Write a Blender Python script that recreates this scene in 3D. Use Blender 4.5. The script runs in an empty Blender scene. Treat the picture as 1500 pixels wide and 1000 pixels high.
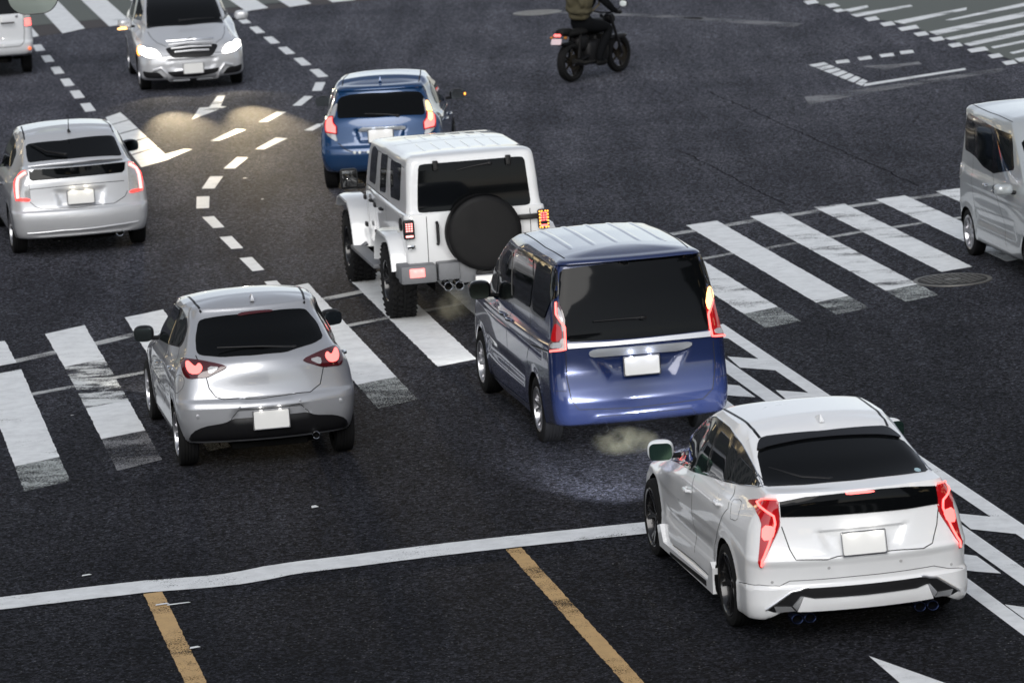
import bpy, bmesh, math, random
import numpy as np
from mathutils import Vector, Matrix
from mathutils.bvhtree import BVHTree
from mathutils.geometry import delaunay_2d_cdt
R = math.radians
random.seed(7)
scene = bpy.context.scene
COL = scene.collection

# ---------------------------------------------------------------- camera
cam = bpy.data.cameras.new("camera"); cam_o = bpy.data.objects.new("camera", cam); COL.objects.link(cam_o)
pitch, roll = 0.167444, -0.059797
fw = Vector((0, math.cos(pitch), -math.sin(pitch))); r0 = Vector((1, 0, 0)); u0 = r0.cross(fw)
rt = math.cos(roll)*r0 + math.sin(roll)*u0; up = rt.cross(fw)
M = Matrix((rt, up, -fw)).transposed().to_4x4(); M.translation = (0, 0, 7.94655)
cam_o.matrix_world = M
cam.sensor_width = 36; cam.lens = 155.19; cam.clip_start = 1; cam.clip_end = 2000
cam.dof.use_dof = True; cam.dof.focus_distance = 38.5; cam.dof.aperture_fstop = 4.5
scene.camera = cam_o

# ---------------------------------------------------------------- sky, sun, exposure
SUN_EL, SUN_AZ = 34, 188
world = bpy.data.worlds.new("World"); scene.world = world; world.use_nodes = True
wn = world.node_tree; bg = wn.nodes["Background"]
sky = wn.nodes.new("ShaderNodeTexSky"); sky.sky_type = 'NISHITA'; sky.sun_disc = False
sky.sun_elevation = R(SUN_EL); sky.sun_rotation = R(SUN_AZ); sky.air_density = 1.0; sky.dust_density = .6; sky.ozone_density = 2.2
hs = wn.nodes.new('ShaderNodeHueSaturation'); hs.inputs['Saturation'].default_value = .34
wn.links.new(sky.outputs[0], hs.inputs['Color']); wn.links.new(hs.outputs[0], bg.inputs[0]); bg.inputs[1].default_value = 0.115
sun = bpy.data.lights.new("sun", 'SUN'); sun.energy = 1.5; sun.angle = R(40); sun.color = (1, .97, .93)
sun_o = bpy.data.objects.new("sun", sun); COL.objects.link(sun_o)
_d = Vector((math.sin(R(SUN_AZ))*math.cos(R(SUN_EL)), math.cos(R(SUN_AZ))*math.cos(R(SUN_EL)), math.sin(R(SUN_EL))))
sun_o.rotation_euler = _d.to_track_quat('Z', 'Y').to_euler()
scene.view_settings.view_transform = 'Standard'; scene.view_settings.look = 'None'
scene.view_settings.exposure = 0.35; scene.view_settings.gamma = 1

# ---------------------------------------------------------------- materials
def new_mat(name):
    m = bpy.data.materials.new(name); m.use_nodes = True
    return m, m.node_tree.nodes, m.node_tree.links, m.node_tree.nodes["Principled BSDF"]
def simple(name, col, rough=.5, metal=0, spec=.5, coat=0, emit=None, es=0, noise=0, nscale=40):
    m, N, L, b = new_mat(name)
    b.inputs['Base Color'].default_value = (*col, 1); b.inputs['Roughness'].default_value = rough
    b.inputs['Metallic'].default_value = metal; b.inputs['Specular IOR Level'].default_value = spec
    b.inputs['Coat Weight'].default_value = coat; b.inputs['Coat Roughness'].default_value = .03
    if emit: b.inputs['Emission Color'].default_value = (*emit, 1); b.inputs['Emission Strength'].default_value = es
    if noise:
        tc = N.new('ShaderNodeTexCoord'); t = N.new('ShaderNodeTexNoise'); t.inputs['Scale'].default_value = nscale; t.inputs['Detail'].default_value = 6
        L.new(tc.outputs['Object'], t.inputs[0])
        mx = N.new('ShaderNodeMix'); mx.data_type = 'RGBA'; mx.inputs[6].default_value = (*[c*(1-noise) for c in col], 1); mx.inputs[7].default_value = (*[min(1, c*(1+noise)) for c in col], 1)
        L.new(t.outputs[0], mx.inputs[0]); L.new(mx.outputs[2], b.inputs['Base Color'])
        mr = N.new('ShaderNodeMapRange'); mr.inputs[3].default_value = rough*.8; mr.inputs[4].default_value = min(1, rough*1.3)
        L.new(t.outputs[0], mr.inputs[0]); L.new(mr.outputs[0], b.inputs['Roughness'])
    return m
def paint(name, col, metal=.0, rough=.32, coat=1.0):
    m, N, L, b = new_mat(name)
    b.inputs['Metallic'].default_value = metal; b.inputs['Coat Weight'].default_value = coat; b.inputs['Coat Roughness'].default_value = .04
    tc = N.new('ShaderNodeTexCoord'); t = N.new('ShaderNodeTexNoise'); t.inputs['Scale'].default_value = 3; t.inputs['Detail'].default_value = 8; t.inputs['Roughness'].default_value = .65
    L.new(tc.outputs['Object'], t.inputs[0])
    mr = N.new('ShaderNodeMapRange'); mr.inputs[3].default_value = rough*.93; mr.inputs[4].default_value = rough*1.08; L.new(t.outputs[0], mr.inputs[0]); L.new(mr.outputs[0], b.inputs['Roughness'])
    # road grime: grows towards the sills
    sp = N.new('ShaderNodeSeparateXYZ'); L.new(tc.outputs['Object'], sp.inputs[0])
    g = N.new('ShaderNodeMapRange'); g.inputs[1].default_value = .75; g.inputs[2].default_value = .15; g.inputs[3].default_value = 0; g.inputs[4].default_value = .32; L.new(sp.outputs[2], g.inputs[0])
    mm = N.new('ShaderNodeMath'); mm.operation = 'MULTIPLY'; L.new(g.outputs[0], mm.inputs[0]); L.new(t.outputs[0], mm.inputs[1])
    mx = N.new('ShaderNodeMix'); mx.data_type = 'RGBA'; mx.inputs[6].default_value = (*col, 1); mx.inputs[7].default_value = (.16, .15, .14, 1)
    L.new(mm.outputs[0], mx.inputs[0]); L.new(mx.outputs[2], b.inputs['Base Color'])
    return m
GLASS = simple('dark_glass', (.003, .0035, .004), .05, 0, .16)
GLASS_CLEAR = simple('side_glass', (.008, .010, .011), .03, 0, .3)
BLK = simple('black_plastic', (.007, .007, .008), .45, 0, .3, noise=.3)
GLOSSBLK = simple('gloss_black', (.004, .004, .005), .12, 0, .35, coat=.3)
DARKGAP = simple('dark_gap', (.01, .01, .011), .8)
WELL = simple('wheel_well', (.004, .004, .004), .95, 0, .1)
CHROME = simple('chrome', (.75, .76, .78), .12, 1)
STEEL = simple('steel', (.35, .35, .36), .3, 1)
TYRE = simple('tyre_rubber', (.008, .008, .0085), .85, 0, .2, noise=.35, nscale=25)
ALLOY = simple('alloy', (.5, .5, .52), .28, .9)
DARKALLOY = simple('dark_alloy', (.012, .012, .013), .25, .3, coat=.5)
PLATE = simple('plate_white', (.78, .78, .76), .4, noise=.03, nscale=8)
MIRROR = simple('mirror_glass', (.07, .085, .085), .05, 1)
REDLENS = simple('red_lens', (.25, .005, .008), .08, 0, .5, coat=1, emit=(1, .01, .015), es=.14)
DKRED = simple('dark_red_lens', (.06, .004, .006), .08, 0, .5, coat=1)
CLEARLENS = simple('clear_lens', (.5, .5, .5), .1, .3, .5, coat=1, noise=.3, nscale=60)
REDLIT = simple('red_lit', (.6, .02, .02), .2, emit=(1, .06, .05), es=1.6)
REDHOT = simple('red_hot', (.6, .1, .1), .2, emit=(1, .13, .115), es=2.3)
AMBER = simple('amber_lit', (.7, .3, .02), .2, emit=(1, .36, .05), es=2.2)
AMBERHOT = simple('amber_hot', (.7, .4, .1), .2, emit=(1, .50, .16), es=3.2)
WHITELIT = simple('white_lit', (.9, .9, .85), .2, emit=(1, .95, .86), es=6)
SILV = paint('silver_paint', (.44, .45, .475), .5, .34)
SILVL = paint('light_silver_paint', (.58, .59, .61), .38, .36)

# ---------------------------------------------------------------- object helpers
def add_mesh(name, V, F, mats, parent=None, mi=None, smooth=True, sharp=35, recalc=True):
    me = bpy.data.meshes.new(name); me.from_pydata([tuple(map(float, v)) for v in V], [], [tuple(int(i) for i in f) for f in F])
    if not isinstance(mats, (list, tuple)): mats = [mats]
    for m in mats: me.materials.append(m)
    if mi is not None: me.polygons.foreach_set('material_index', np.array(mi, dtype=np.int32))
    if recalc:
        bm = bmesh.new(); bm.from_mesh(me); bmesh.ops.recalc_face_normals(bm, faces=bm.faces); bm.to_mesh(me); bm.free()
    if smooth:
        me.polygons.foreach_set('use_smooth', [True]*len(me.polygons))
        try: me.set_sharp_from_angle(angle=R(sharp))
        except Exception: pass
    me.update()
    o = bpy.data.objects.new(name, me); COL.objects.link(o)
    if parent: o.parent = parent
    return o
def thing(name, label, cat, loc, yaw=0, group=None):
    o = bpy.data.objects.new(name, None); COL.objects.link(o); o.location = loc; o.rotation_euler = (0, 0, -yaw)
    o['label'] = label; o['category'] = cat
    if group: o['group'] = group
    o.empty_display_size = .3
    return o
def pchip(x, y, q):
    x = np.asarray(x, float); y = np.asarray(y, float); h = np.diff(x); d = np.diff(y)/h; m = np.zeros(len(x))
    if len(x) == 2: m[:] = d[0]
    else:
        for i in range(1, len(x)-1):
            if d[i-1]*d[i] > 0: m[i] = 2*d[i-1]*d[i]/(d[i-1]+d[i])*1.0
        m[0] = d[0]; m[-1] = d[-1]
    i = np.clip(np.searchsorted(x, q, side='right')-1, 0, len(x)-2); t = (q-x[i])/h[i]
    return (2*t**3-3*t**2+1)*y[i]+(t**3-2*t**2+t)*h[i]*m[i]+(-2*t**3+3*t**2)*y[i+1]+(t**3-t**2)*h[i]*m[i+1]
def smooth01(t): t = np.clip(t, 0, 1); return t*t*(3-2*t)
# a closed car body: stacked plan outlines. row = (zr, zs, zf, yr, yf, wr, wm, wf, br, cr, bf, cf[, 'x' = crease])
NC = (22, 12, 110, 12, 16)
def outline(p):
    zr, zs, zf, yr, yf, wr, wm, wf, br, cr, bf, cf = p
    n1, n2, n3, n4, n5 = NC; pts = []
    def end(w, y0, b, c, s, n_a, n_b):
        x1 = w-c; y1 = y0+s*b*(x1/w)**2; sl = 2*b*x1/w**2; yA = y1+s*(c*1.0+sl*c)
        xs = np.linspace(0, x1, n_a, endpoint=False); A = np.stack([xs, y0+s*b*(xs/w)**2], 1)
        t = np.linspace(0, 1, n_b, endpoint=False)[:, None]
        P0 = np.array([x1, y1]); P3 = np.array([w, yA]); P1 = P0+np.array([1, s*sl])*c*.6; P2 = P3-np.array([0, s])*c*.55
        return A, (1-t)**3*P0+3*(1-t)**2*t*P1+3*(1-t)*t*t*P2+t**3*P3, yA
    A1, B1, yA = end(wr, yr, br, cr, 1, n1, n2); A2, B2, yB = end(wf, yf, bf, cf, -1, n5, n4)
    q = np.linspace(0, 1, n3+1)[:-1]; yy = yA+(yB-yA)*q
    xx = pchip([0, .3, .65, 1], [wr, wm, wm, wf], q)
    A2f = np.concatenate([[[wf, yB]], B2[::-1], A2[::-1]], 0)
    P = np.concatenate([A1, B1, np.stack([xx, yy], 1), A2f], 0)
    k = np.arange(len(P)); ka, kb = n1+n2*.5, n1+n2+n3+n4*.5
    z = pchip([0, ka, ka+(kb-ka)*.22, ka+(kb-ka)*.58, kb, len(P)-1.0], [zr, zr, zs, zs, zf, zf], k.astype(float))
    return np.column_stack([P, z])
def body(rows, crown=.04, step=.02, warp=None):
    rows = [list(r) for r in rows]; keys = np.array([r[:12] for r in rows], float)
    crease = [i for i, r in enumerate(rows) if len(r) > 12]
    segs = [0]+crease+[len(rows)-1]; segs = sorted(set(segs)); P = []
    for a, b in zip(segs[:-1], segs[1:]):
        K = keys[a:b+1]; s = [0]
        for i in range(len(K)-1):
            d = K[i+1]-K[i]; s.append(s[-1]+max(.012, abs(d[1])*.5+math.hypot(d[0], d[3])*.5+abs(d[6])*.2+abs(d[4])*.05))
        n = max(2, int(s[-1]/step)); q = np.linspace(0, s[-1], n+1)
        q = np.unique(np.concatenate([q, s]))
        I = np.stack([pchip(s, K[:, j], q) for j in range(12)], 1)
        P += list(I if not P else I[1:])
    rings = [outline(p) for p in P]; K = len(rings[0])
    def cap(O, crown_, m=12, skip=True):
        side = O[NC[0]+NC[1]//2:len(O)-NC[4]-NC[3]//2]; o = np.argsort(side[:, 1]); ys, zs = side[o, 1], side[o, 2]
        wmax = O[:, 0].max(); ya = O[0, 1]+.35*wmax*1.6; yb = O[-1, 1]-.35*wmax*1.6; out = []
        med = np.clip(O[:, 1], ya, yb)
        for r in np.linspace(1, 0, m+1)[1:]:
            y = med+(O[:, 1]-med)*r; z = np.interp(y, ys, zs)+(crown_*(1-r**2.2))
            z = z+(O[:, 2]-np.interp(O[:, 1], ys, zs))*r
            out.append(np.column_stack([O[:, 0]*r, y, z]))
        return out
    rings = cap(rings[0], 0)[::-1]+rings+cap(rings[-1], crown)
    V = []; F = []
    N = 2*K-2
    for O in rings:
        L = O[1:-1][::-1]*np.array([-1, 1, 1]); V.append(np.concatenate([O, L], 0))
    V = np.concatenate(V, 0)
    for r in range(len(rings)-1):
        a = r*N; i = np.arange(N); j = (i+1) % N
        F.append(np.stack([a+i, a+j, a+N+j, a+N+i], 1))
    F = np.concatenate(F, 0)
    if warp: V = warp(V)
    return V, F
def inpoly(P, x, y):
    c = np.zeros(len(x), bool); n = len(P)
    for i in range(n):
        x1, y1 = P[i]; x2, y2 = P[(i+1) % n]
        m = ((y1 > y) != (y2 > y)); 
        if y1 != y2: c ^= m & (x < (x2-x1)*(y-y1)/(y2-y1)+x1)
    return c
def sdist(P, x, y):
    d = np.full(len(x), 1e9); n = len(P)
    for i in range(n):
        a = np.array(P[i]); b = np.array(P[(i+1) % n]); ab = b-a; t = np.clip(((x-a[0])*ab[0]+(y-a[1])*ab[1])/max(1e-12, ab@ab), 0, 1)
        d = np.minimum(d, np.hypot(x-a[0]-t*ab[0], y-a[1]-t*ab[1]))
    return np.where(inpoly(P, x, y), d, -d)
def dent(V, poly, depth, soft, face='rear', ymax=None):
    V = V.copy()
    if face == 'rear':
        m = V[:, 1] < (ymax if ymax is not None else 0); s = sdist(poly, V[m, 0], V[m, 2]); V[m, 1] += depth*smooth01(s/soft)
    elif face == 'front':
        m = V[:, 1] > ymax; s = sdist(poly, V[m, 0], V[m, 2]); V[m, 1] -= depth*smooth01(s/soft)
    elif face == 'side':
        for sg in (-1, 1):
            m = V[:, 0]*sg > .5; s = sdist(poly, V[m, 1], V[m, 2]); V[m, 0] -= sg*depth*smooth01(s/soft)
    return V
def finish_body(V, F, axles, hz, Rw, inner=.52, flare=.012, fw_=.06):
    # wheel arches: cut, snap to the circle, add a lip and a liner
    for y0 in axles:
        d = np.hypot(V[:, 1]-y0, V[:, 2]-hz); m = (abs(V[:, 0]) > inner) & (V[:, 2] < hz+Rw+.2)
        V[m, 0] += np.sign(V[m, 0])*flare*smooth01(1-np.maximum(d[m]-Rw, 0)/fw_)
    q, inv = np.unique(np.round(V, 5), axis=0, return_inverse=True); inv = inv.reshape(-1); V = q; F = inv[F]
    mi = np.zeros(len(F), int)
    for y0 in axles:
        C = V[F].mean(1); ins = (np.hypot(C[:, 1]-y0, C[:, 2]-hz) < Rw) & (abs(C[:, 0]) > inner)
        F = F[~ins]; mi = mi[~ins]
    E = {}
    for f in F:
        for i in range(4):
            a, b = int(f[i]), int(f[(i+1) % 4])
            if a == b: continue
            E[(a, b)] = E.get((a, b), 0)+1
    bound = [(a, b) for (a, b), n in E.items() if (b, a) not in E]
    ext = {}; newV = []; NF = []; V = V.copy()
    for y0 in axles:
        bs = set()
        for a, b in bound:
            for v in (a, b):
                if abs(V[v, 0]) > inner+.04 and abs(math.hypot(V[v, 1]-y0, V[v, 2]-hz)-Rw) < .05: bs.add(v)
        for v in bs:
            dy, dz = V[v, 1]-y0, V[v, 2]-hz; d = math.hypot(dy, dz); V[v, 1] = y0+dy/d*Rw; V[v, 2] = hz+dz/d*Rw
        for a, b in bound:
            if a in bs and b in bs:
                for v in (a, b):
                    if v not in ext:
                        s = np.sign(V[v, 0]); ext[v] = len(V)+len(newV); newV.append((V[v, 0]-s*.02, V[v, 1]+(y0-V[v, 1])*-.0, V[v, 2])); newV.append((s*.45, V[v, 1], V[v, 2]))
                NF.append((b, a, ext[a], ext[b])); NF.append((ext[b], ext[a], ext[a]+1, ext[b]+1))
    nb = len(F); V = np.concatenate([V, np.array(newV)], 0) if newV else V
    faces = []
    for f in F:
        g = []
        for i in f:
            i = int(i)
            if not g or (g[-1] != i): g.append(i)
        if len(g) > 1 and g[0] == g[-1]: g.pop()
        if len(set(g)) > 2: faces.append(tuple(g))
    mi = [0]*len(faces)+[1]*len(NF)
    # inner wall of each well
    faces += NF; V = list(map(tuple, V))
    for y0 in axles:
        for s in (-1, 1):
            b = len(V); n = 24
            for k in range(n): t = 2*math.pi*k/n; V.append((s*.46, y0+math.cos(t)*(Rw+.02), max(hz-.09, hz+math.sin(t)*(Rw+.02))))
            faces.append(tuple(range(b, b+n))); mi.append(1)
    return V, faces, mi
class Car:
    def __init__(s, name, label, cat, loc, yaw, paintm, rows, axles, hz, Rw, crown=.04, dents=(), warp=None, step=.02, inner=.52, flare=.008, group=None):
        s.root = thing(name, label, cat, (loc[0], loc[1], 0), yaw, group)
        V, F = body(rows, crown, step, warp)
        for d in dents: V = dent(V, *d)
        s.bvh = BVHTree.FromPolygons([tuple(v) for v in V.tolist()], [tuple(f) for f in F.tolist()])
        V2, F2, mi = finish_body(V, F, axles, hz, Rw, inner, flare)
        s.body = add_mesh('body', V2, F2, [paintm, WELL], s.root, mi, recalc=True, sharp=38)
        s.paint = paintm; s.axles = axles; s.hz = hz
    def hit(s, p, d):
        h = s.bvh.ray_cast(Vector(p), Vector(d)); return h
    # surface patch following the body: pts = 3-D closed outline, d = direction (outward normal) or None
    def patch(s, name, pts, mat, off=.004, d=None, parent=None, ch=1, mirror=False, skirt=.02, grid=.035, sharpen=False, thick=None):
        pts = [Vector(p) for p in pts]; c = sum(pts, Vector())/len(pts)
        if d is None:
            n = Vector()
            for p in pts:
                h = s.bvh.find_nearest(p); n += h[1] if h[1].dot(h[0]-Vector((0, 1.3, .8))) > 0 else -h[1]
            n.normalize()
        else: n = Vector(d).normalized()
        u = Vector((0, 0, 1)).cross(n)
        if u.length < .1: u = Vector((1, 0, 0))
        u.normalize(); v = n.cross(u)
        P = [((p-c).dot(u), (p-c).dot(v)) for p in pts]
        for _ in range(ch):
            Q = []
            for i in range(len(P)):
                a = np.array(P[i]); b = np.array(P[(i+1) % len(P)]); L = np.linalg.norm(b-a); e = min(.25, .03/max(L, 1e-6)) if not sharpen else .25
                Q += [tuple(a+(b-a)*e), tuple(b-(b-a)*e)]
            P = Q
        B = []
        for i in range(len(P)):
            a = np.array(P[i]); b = np.array(P[(i+1) % len(P)]); k = max(1, int(np.linalg.norm(b-a)/grid))
            B += [tuple(a+(b-a)*t/k) for t in range(k)]
        xs = [p[0] for p in B]; ys = [p[1] for p in B]; nb = len(B)
        gx, gy = np.meshgrid(np.arange(min(xs), max(xs), grid), np.arange(min(ys), max(ys), grid)); gx = gx.ravel(); gy = gy.ravel()
        if len(gx):
            sd = sdist(B, gx, gy); ok = sd > grid*.4; I = list(zip(gx[ok], gy[ok]))
        else: I = []
        r = delaunay_2d_cdt([Vector(p) for p in B+I], [(i, (i+1) % nb) for i in range(nb)], [list(range(nb))], 1, 1e-6)
        V2, F = r[0], r[2]; V = []; miss = []
        for q in V2:
            p = c+u*q[0]+v*q[1]; h = s.bvh.ray_cast(p+n*.35, -n, .8)
            if h[0] is None: 
                hh = s.bvh.find_nearest(p); V.append(hh[0]+n*off)
            else: V.append(h[0]+n*off)
        E = {}
        for f in F:
            for i in range(len(f)): E[(f[i], f[(i+1) % len(f)])] = 1
        bd = [(a, b) for a, b in E if (b, a) not in E]; m = {}
        F = [tuple(f) for f in F]
        for a, b in bd:
            for k in (a, b):
                if k not in m: m[k] = len(V); V.append(V[k]-n*skirt)
            F.append((b, a, m[a], m[b]))
        par = parent or s.root
        o = add_mesh(name, V, F, mat, par, recalc=False, sharp=50)
        if mirror:
            V = [(-p[0], p[1], p[2]) for p in V]; F = [f[::-1] for f in F]
            o2 = add_mesh(name, V, F, mat, par if not isinstance(mirror, bpy.types.Object) else mirror, recalc=False, sharp=50); return o, o2
        return o
    def R2(s, P, y=-3.0):      # rear-view (x,z) outline to 3-D points on the body
        out = []
        for x, z in P:
            h = s.bvh.ray_cast(Vector((x, y, z)), Vector((0, 1, 0))); out.append(h[0] if h[0] else Vector((x, -.5, z)))
        return out
    def F2(s, P):
        out = []
        for x, z in P:
            h = s.bvh.ray_cast(Vector((x, 8, z)), Vector((0, -1, 0))); out.append(h[0] if h[0] else Vector((x, 3, z)))
        return out
    def S2(s, P, sg=-1):
        out = []
        for y, z in P:
            h = s.bvh.ray_cast(Vector((sg*3, y, z)), Vector((-sg, 0, 0))); out.append(h[0] if h[0] else Vector((sg*.7, y, z)))
        return out
    def T2(s, P):
        out = []
        for x, y in P:
            h = s.bvh.ray_cast(Vector((x, y, 4)), Vector((0, 0, -1))); out.append(h[0] if h[0] else Vector((x, y, 1.4)))
        return out
    def rear(s, name, P, mat, **k): return s.patch(name, s.R2(P), mat, d=(0, -1, 0), **k)
    def front(s, name, P, mat, **k): return s.patch(name, s.F2(P), mat, d=(0, 1, 0), **k)
    def side(s, name, P, mat, both=True, sg=-1, **k):
        return s.patch(name, s.S2(P, sg), mat, d=(sg, 0, 0), mirror=both, **k)
    def ribbons(s, name, lines, width=.007, off=.0015, mat=None, parent=None, mirror=False):
        VV = {1: ([], []), -1: ([], [])}
        for L in lines:
            L = [Vector(p) for p in L]; Q = []
            for a, b in zip(L[:-1], L[1:]):
                k = max(1, int((b-a).length/.025)); Q += [a.lerp(b, t/k) for t in range(k)]
            Q.append(L[-1]); W = []
            for p in Q:
                h = s.bvh.find_nearest(p); nn = h[1]
                if nn.dot(h[0]-Vector((0, 1.3, .7))) < 0: nn = -nn
                W.append((h[0], nn))
            for sgn in ((1, -1) if mirror else (1,)):
                V, F = VV[sgn]; b0 = len(V)
                for i, (p, nn) in enumerate(W):
                    t = (W[min(i+1, len(W)-1)][0]-W[max(i-1, 0)][0]); c = t.cross(nn)
                    if c.length < 1e-9: c = Vector((1, 0, 0))
                    c.normalize(); A = p+nn*off+c*width/2; B = p+nn*off-c*width/2
                    V += [(A.x*sgn, A.y, A.z), (B.x*sgn, B.y, B.z)]
                for i in range(len(W)-1): F.append((b0+2*i, b0+2*i+1, b0+2*i+3, b0+2*i+2))
        o = None
        for sgn in ((1, -1) if mirror else (1,)):
            V, F = VV[sgn]; o = add_mesh(name, V, F, mat or DARKGAP, parent or s.root, recalc=False, smooth=False)
        return o
def lathe(prof, n=40, axis='x'):
    V = []; F = []
    for k in range(n):
        t = 2*math.pi*k/n
        for a, r in prof: V.append((a, r*math.cos(t), r*math.sin(t)) if axis == 'x' else ((r*math.cos(t), a, r*math.sin(t)) if axis == 'y' else (r*math.cos(t), r*math.sin(t), a)))
    m = len(prof)
    for k in range(n):
        k2 = (k+1) % n
        for j in range(m-1): F.append((k*m+j, k*m+j+1, k2*m+j+1, k2*m+j))
    return V, F
def join(parts):
    V = []; F = []; MI = []
    for P in parts:
        v, f = P[0], P[1]; m = P[2] if len(P) > 2 else 0; b = len(V); V += [tuple(p) for p in v]; F += [tuple(i+b for i in g) for g in f]; MI += [m]*len(f)
    return V, F, MI
def xf(P, M_): return [tuple(M_ @ Vector(p)) for p in P[0]], P[1]
def box(c, s, bev=.0, rot=None):
    bm = bmesh.new(); bmesh.ops.create_cube(bm, size=1)
    for v in bm.verts: v.co = Vector((v.co.x*s[0], v.co.y*s[1], v.co.z*s[2]))
    if bev: bmesh.ops.bevel(bm, geom=list(bm.edges), offset=bev, segments=2, profile=.5, affect='EDGES')
    if rot is not None: bmesh.ops.transform(bm, matrix=rot, verts=bm.verts)
    bm.verts.index_update(); V = [tuple(v.co+Vector(c)) for v in bm.verts]; F = [tuple(v.index for v in f.verts) for f in bm.faces]; bm.free()
    return V, F
def tube(pts, r, n=10, closed=False):
    pts = [Vector(p) for p in pts]; V = []; F = []; m = len(pts); rr = r if isinstance(r, (list, tuple)) else [r]*m; prev = None
    for i, p in enumerate(pts):
        t = (pts[(i+1) % m]-pts[i-1]) if closed else (pts[min(i+1, m-1)]-pts[max(i-1, 0)]); t.normalize()
        a = prev if prev is not None else (Vector((0, 0, 1)) if abs(t.z) < .9 else Vector((1, 0, 0)))
        x = t.cross(a).normalized(); y = x.cross(t).normalized(); prev = y
        for k in range(n): q = 2*math.pi*k/n; V.append(tuple(p+(x*math.cos(q)+y*math.sin(q))*rr[i]))
    for i in range(m if closed else m-1):
        for k in range(n): F.append((i*n+k, i*n+(k+1) % n, ((i+1) % m)*n+(k+1) % n, ((i+1) % m)*n+k))
    if not closed: F += [tuple(range(n))[::-1], tuple(range((m-1)*n, m*n))]
    return V, F
def sellip(c, s, e=3, nu=20, nv=12, rot=None):      # superellipsoid, s = half sizes
    V = []; F = []; g = lambda w, q: math.copysign(abs(w)**(2/q), w)
    for j in range(nv+1):
        ph = -math.pi/2+math.pi*j/nv
        for i in range(nu):
            th = 2*math.pi*i/nu; v = Vector((s[0]*g(math.cos(ph), e)*g(math.cos(th), e), s[1]*g(math.cos(ph), e)*g(math.sin(th), e), s[2]*g(math.sin(ph), e)))
            if rot is not None: v = rot @ v
            V.append(tuple(v+Vector(c)))
    for j in range(nv):
        for i in range(nu): F.append((j*nu+i, j*nu+(i+1) % nu, (j+1)*nu+(i+1) % nu, (j+1)*nu+i))
    return V, F
def extrude(P, y0, y1, ax='y'):   # prism from (a,b) outline
    n = len(P); f = (lambda a, b, t: (a, t, b)) if ax == 'y' else ((lambda a, b, t: (t, a, b)) if ax == 'x' else (lambda a, b, t: (a, b, t)))
    V = [f(a, b, y0) for a, b in P]+[f(a, b, y1) for a, b in P]
    return V, [tuple(range(n))[::-1], tuple(range(n, 2*n))]+[(i, (i+1) % n, n+(i+1) % n, n+i) for i in range(n)]
def rrect(cx, cz, w, h, r, n=4):
    P = []
    for sx, sz, a in ((1, 1, 0), (-1, 1, 90), (-1, -1, 180), (1, -1, 270)):
        for k in range(n+1): t = R(a+90*k/n); P.append((cx+sx*(w/2-r)+r*math.cos(t), cz+sz*(h/2-r)+r*math.sin(t)))
    return P
# wheel: outer face towards -x, centred at the hub
def wheel_meshes(rad, width, rim_r, style):
    w = width/2
    prof = [(w*.85, rim_r-.01), (w, rim_r+.015), (w, rad-.045), (w*.86, rad-.008), (w*.5, rad)]
    g = []
    for k, c in enumerate((.45, .15, -.15, -.45)): g += [(w*(c+.04), rad), (w*(c+.035), rad-.008), (w*(c-.035), rad-.008), (w*(c-.04), rad)]
    prof = prof+g+[(-w*.5, rad), (-w*.86, rad-.008), (-w, rad-.045), (-w, rim_r+.015), (-w*.85, rim_r-.01)]
    ty = lathe(prof, 56)
    parts = [lathe([(-w*.9, rim_r+.004), (-w*.98, rim_r-.004), (-w*.92, rim_r-.018), (-w*.55, rim_r-.03), (w*.7, rim_r-.035)], 56)+(0,)]
    parts.append(lathe([(w*.2, rim_r-.03), (w*.2, .0)], 40)+(1,))                      # dark back
    parts.append(lathe([(-w*.0, .14), (-w*.05, .12), (-w*.05, .06)], 32)+(2,))          # brake disc
    parts.append(lathe([(-w*.62, .0), (-w*.62, .026), (-w*.56, .034), (-w*.45, .06), (w*.1, .065)], 24)+(0,))
    nsp, tw, sw, split = style
    for k in range(nsp):
        for s in ((-1, 1) if split else (0,)):
            a = 2*math.pi*k/nsp
            a1 = a+s*tw
            def P(r, ang, dx, wd):
                c, s_ = math.cos(ang), math.sin(ang); return [(dx, r*c-wd*s_, r*s_+wd*c), (dx, r*c+wd*s_, r*s_-wd*c)]
            r1, r2 = .04, rim_r-.015
            A = P(r1, a+s*tw*.15, -w*.58, sw); B = P((r1+r2)/2, a+s*tw*.55, -w*.66, sw*.8); C = P(r2, a1, -w*.84, sw*1.1)
            V = []
            for q in (A, B, C):
                V += q+[(p[0]+.03, p[1], p[2]) for p in q]
            F = []
            for i in range(2):
                b = i*4; F += [(b, b+1, b+5, b+4), (b+1, b+3, b+7, b+5), (b+2, b, b+4, b+6)]
            parts.append((V, F, 0))
    rim = join(parts)
    return ty, rim
def add_wheels(car, rad, width, rim_r, style, rim_mat, ox, steer=0):
    ty, rim = wheel_meshes(rad, width, rim_r, style); first = None
    for ai, y0 in enumerate(car.axles):
        for sg in (-1, 1):
            if first is None:
                w = bpy.data.objects.new('wheel', None)
                COL.objects.link(w)
                t = add_mesh('tyre', ty[0], ty[1], TYRE, w); r = add_mesh('rim', rim[0], rim[1], [rim_mat, WELL, STEEL], w, rim[2], sharp=30, recalc=False)
                first = (w, t, r)
            else:
                w = first[0].copy(); COL.objects.link(w)
                for q in first[1:]: c = q.copy(); COL.objects.link(c); c.parent = w
            w.parent = car.root; w.location = (sg*(ox-width/2), y0, rad); w.rotation_euler = (0, 0, (0 if sg < 0 else math.pi)+(steer if ai else 0))
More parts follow.
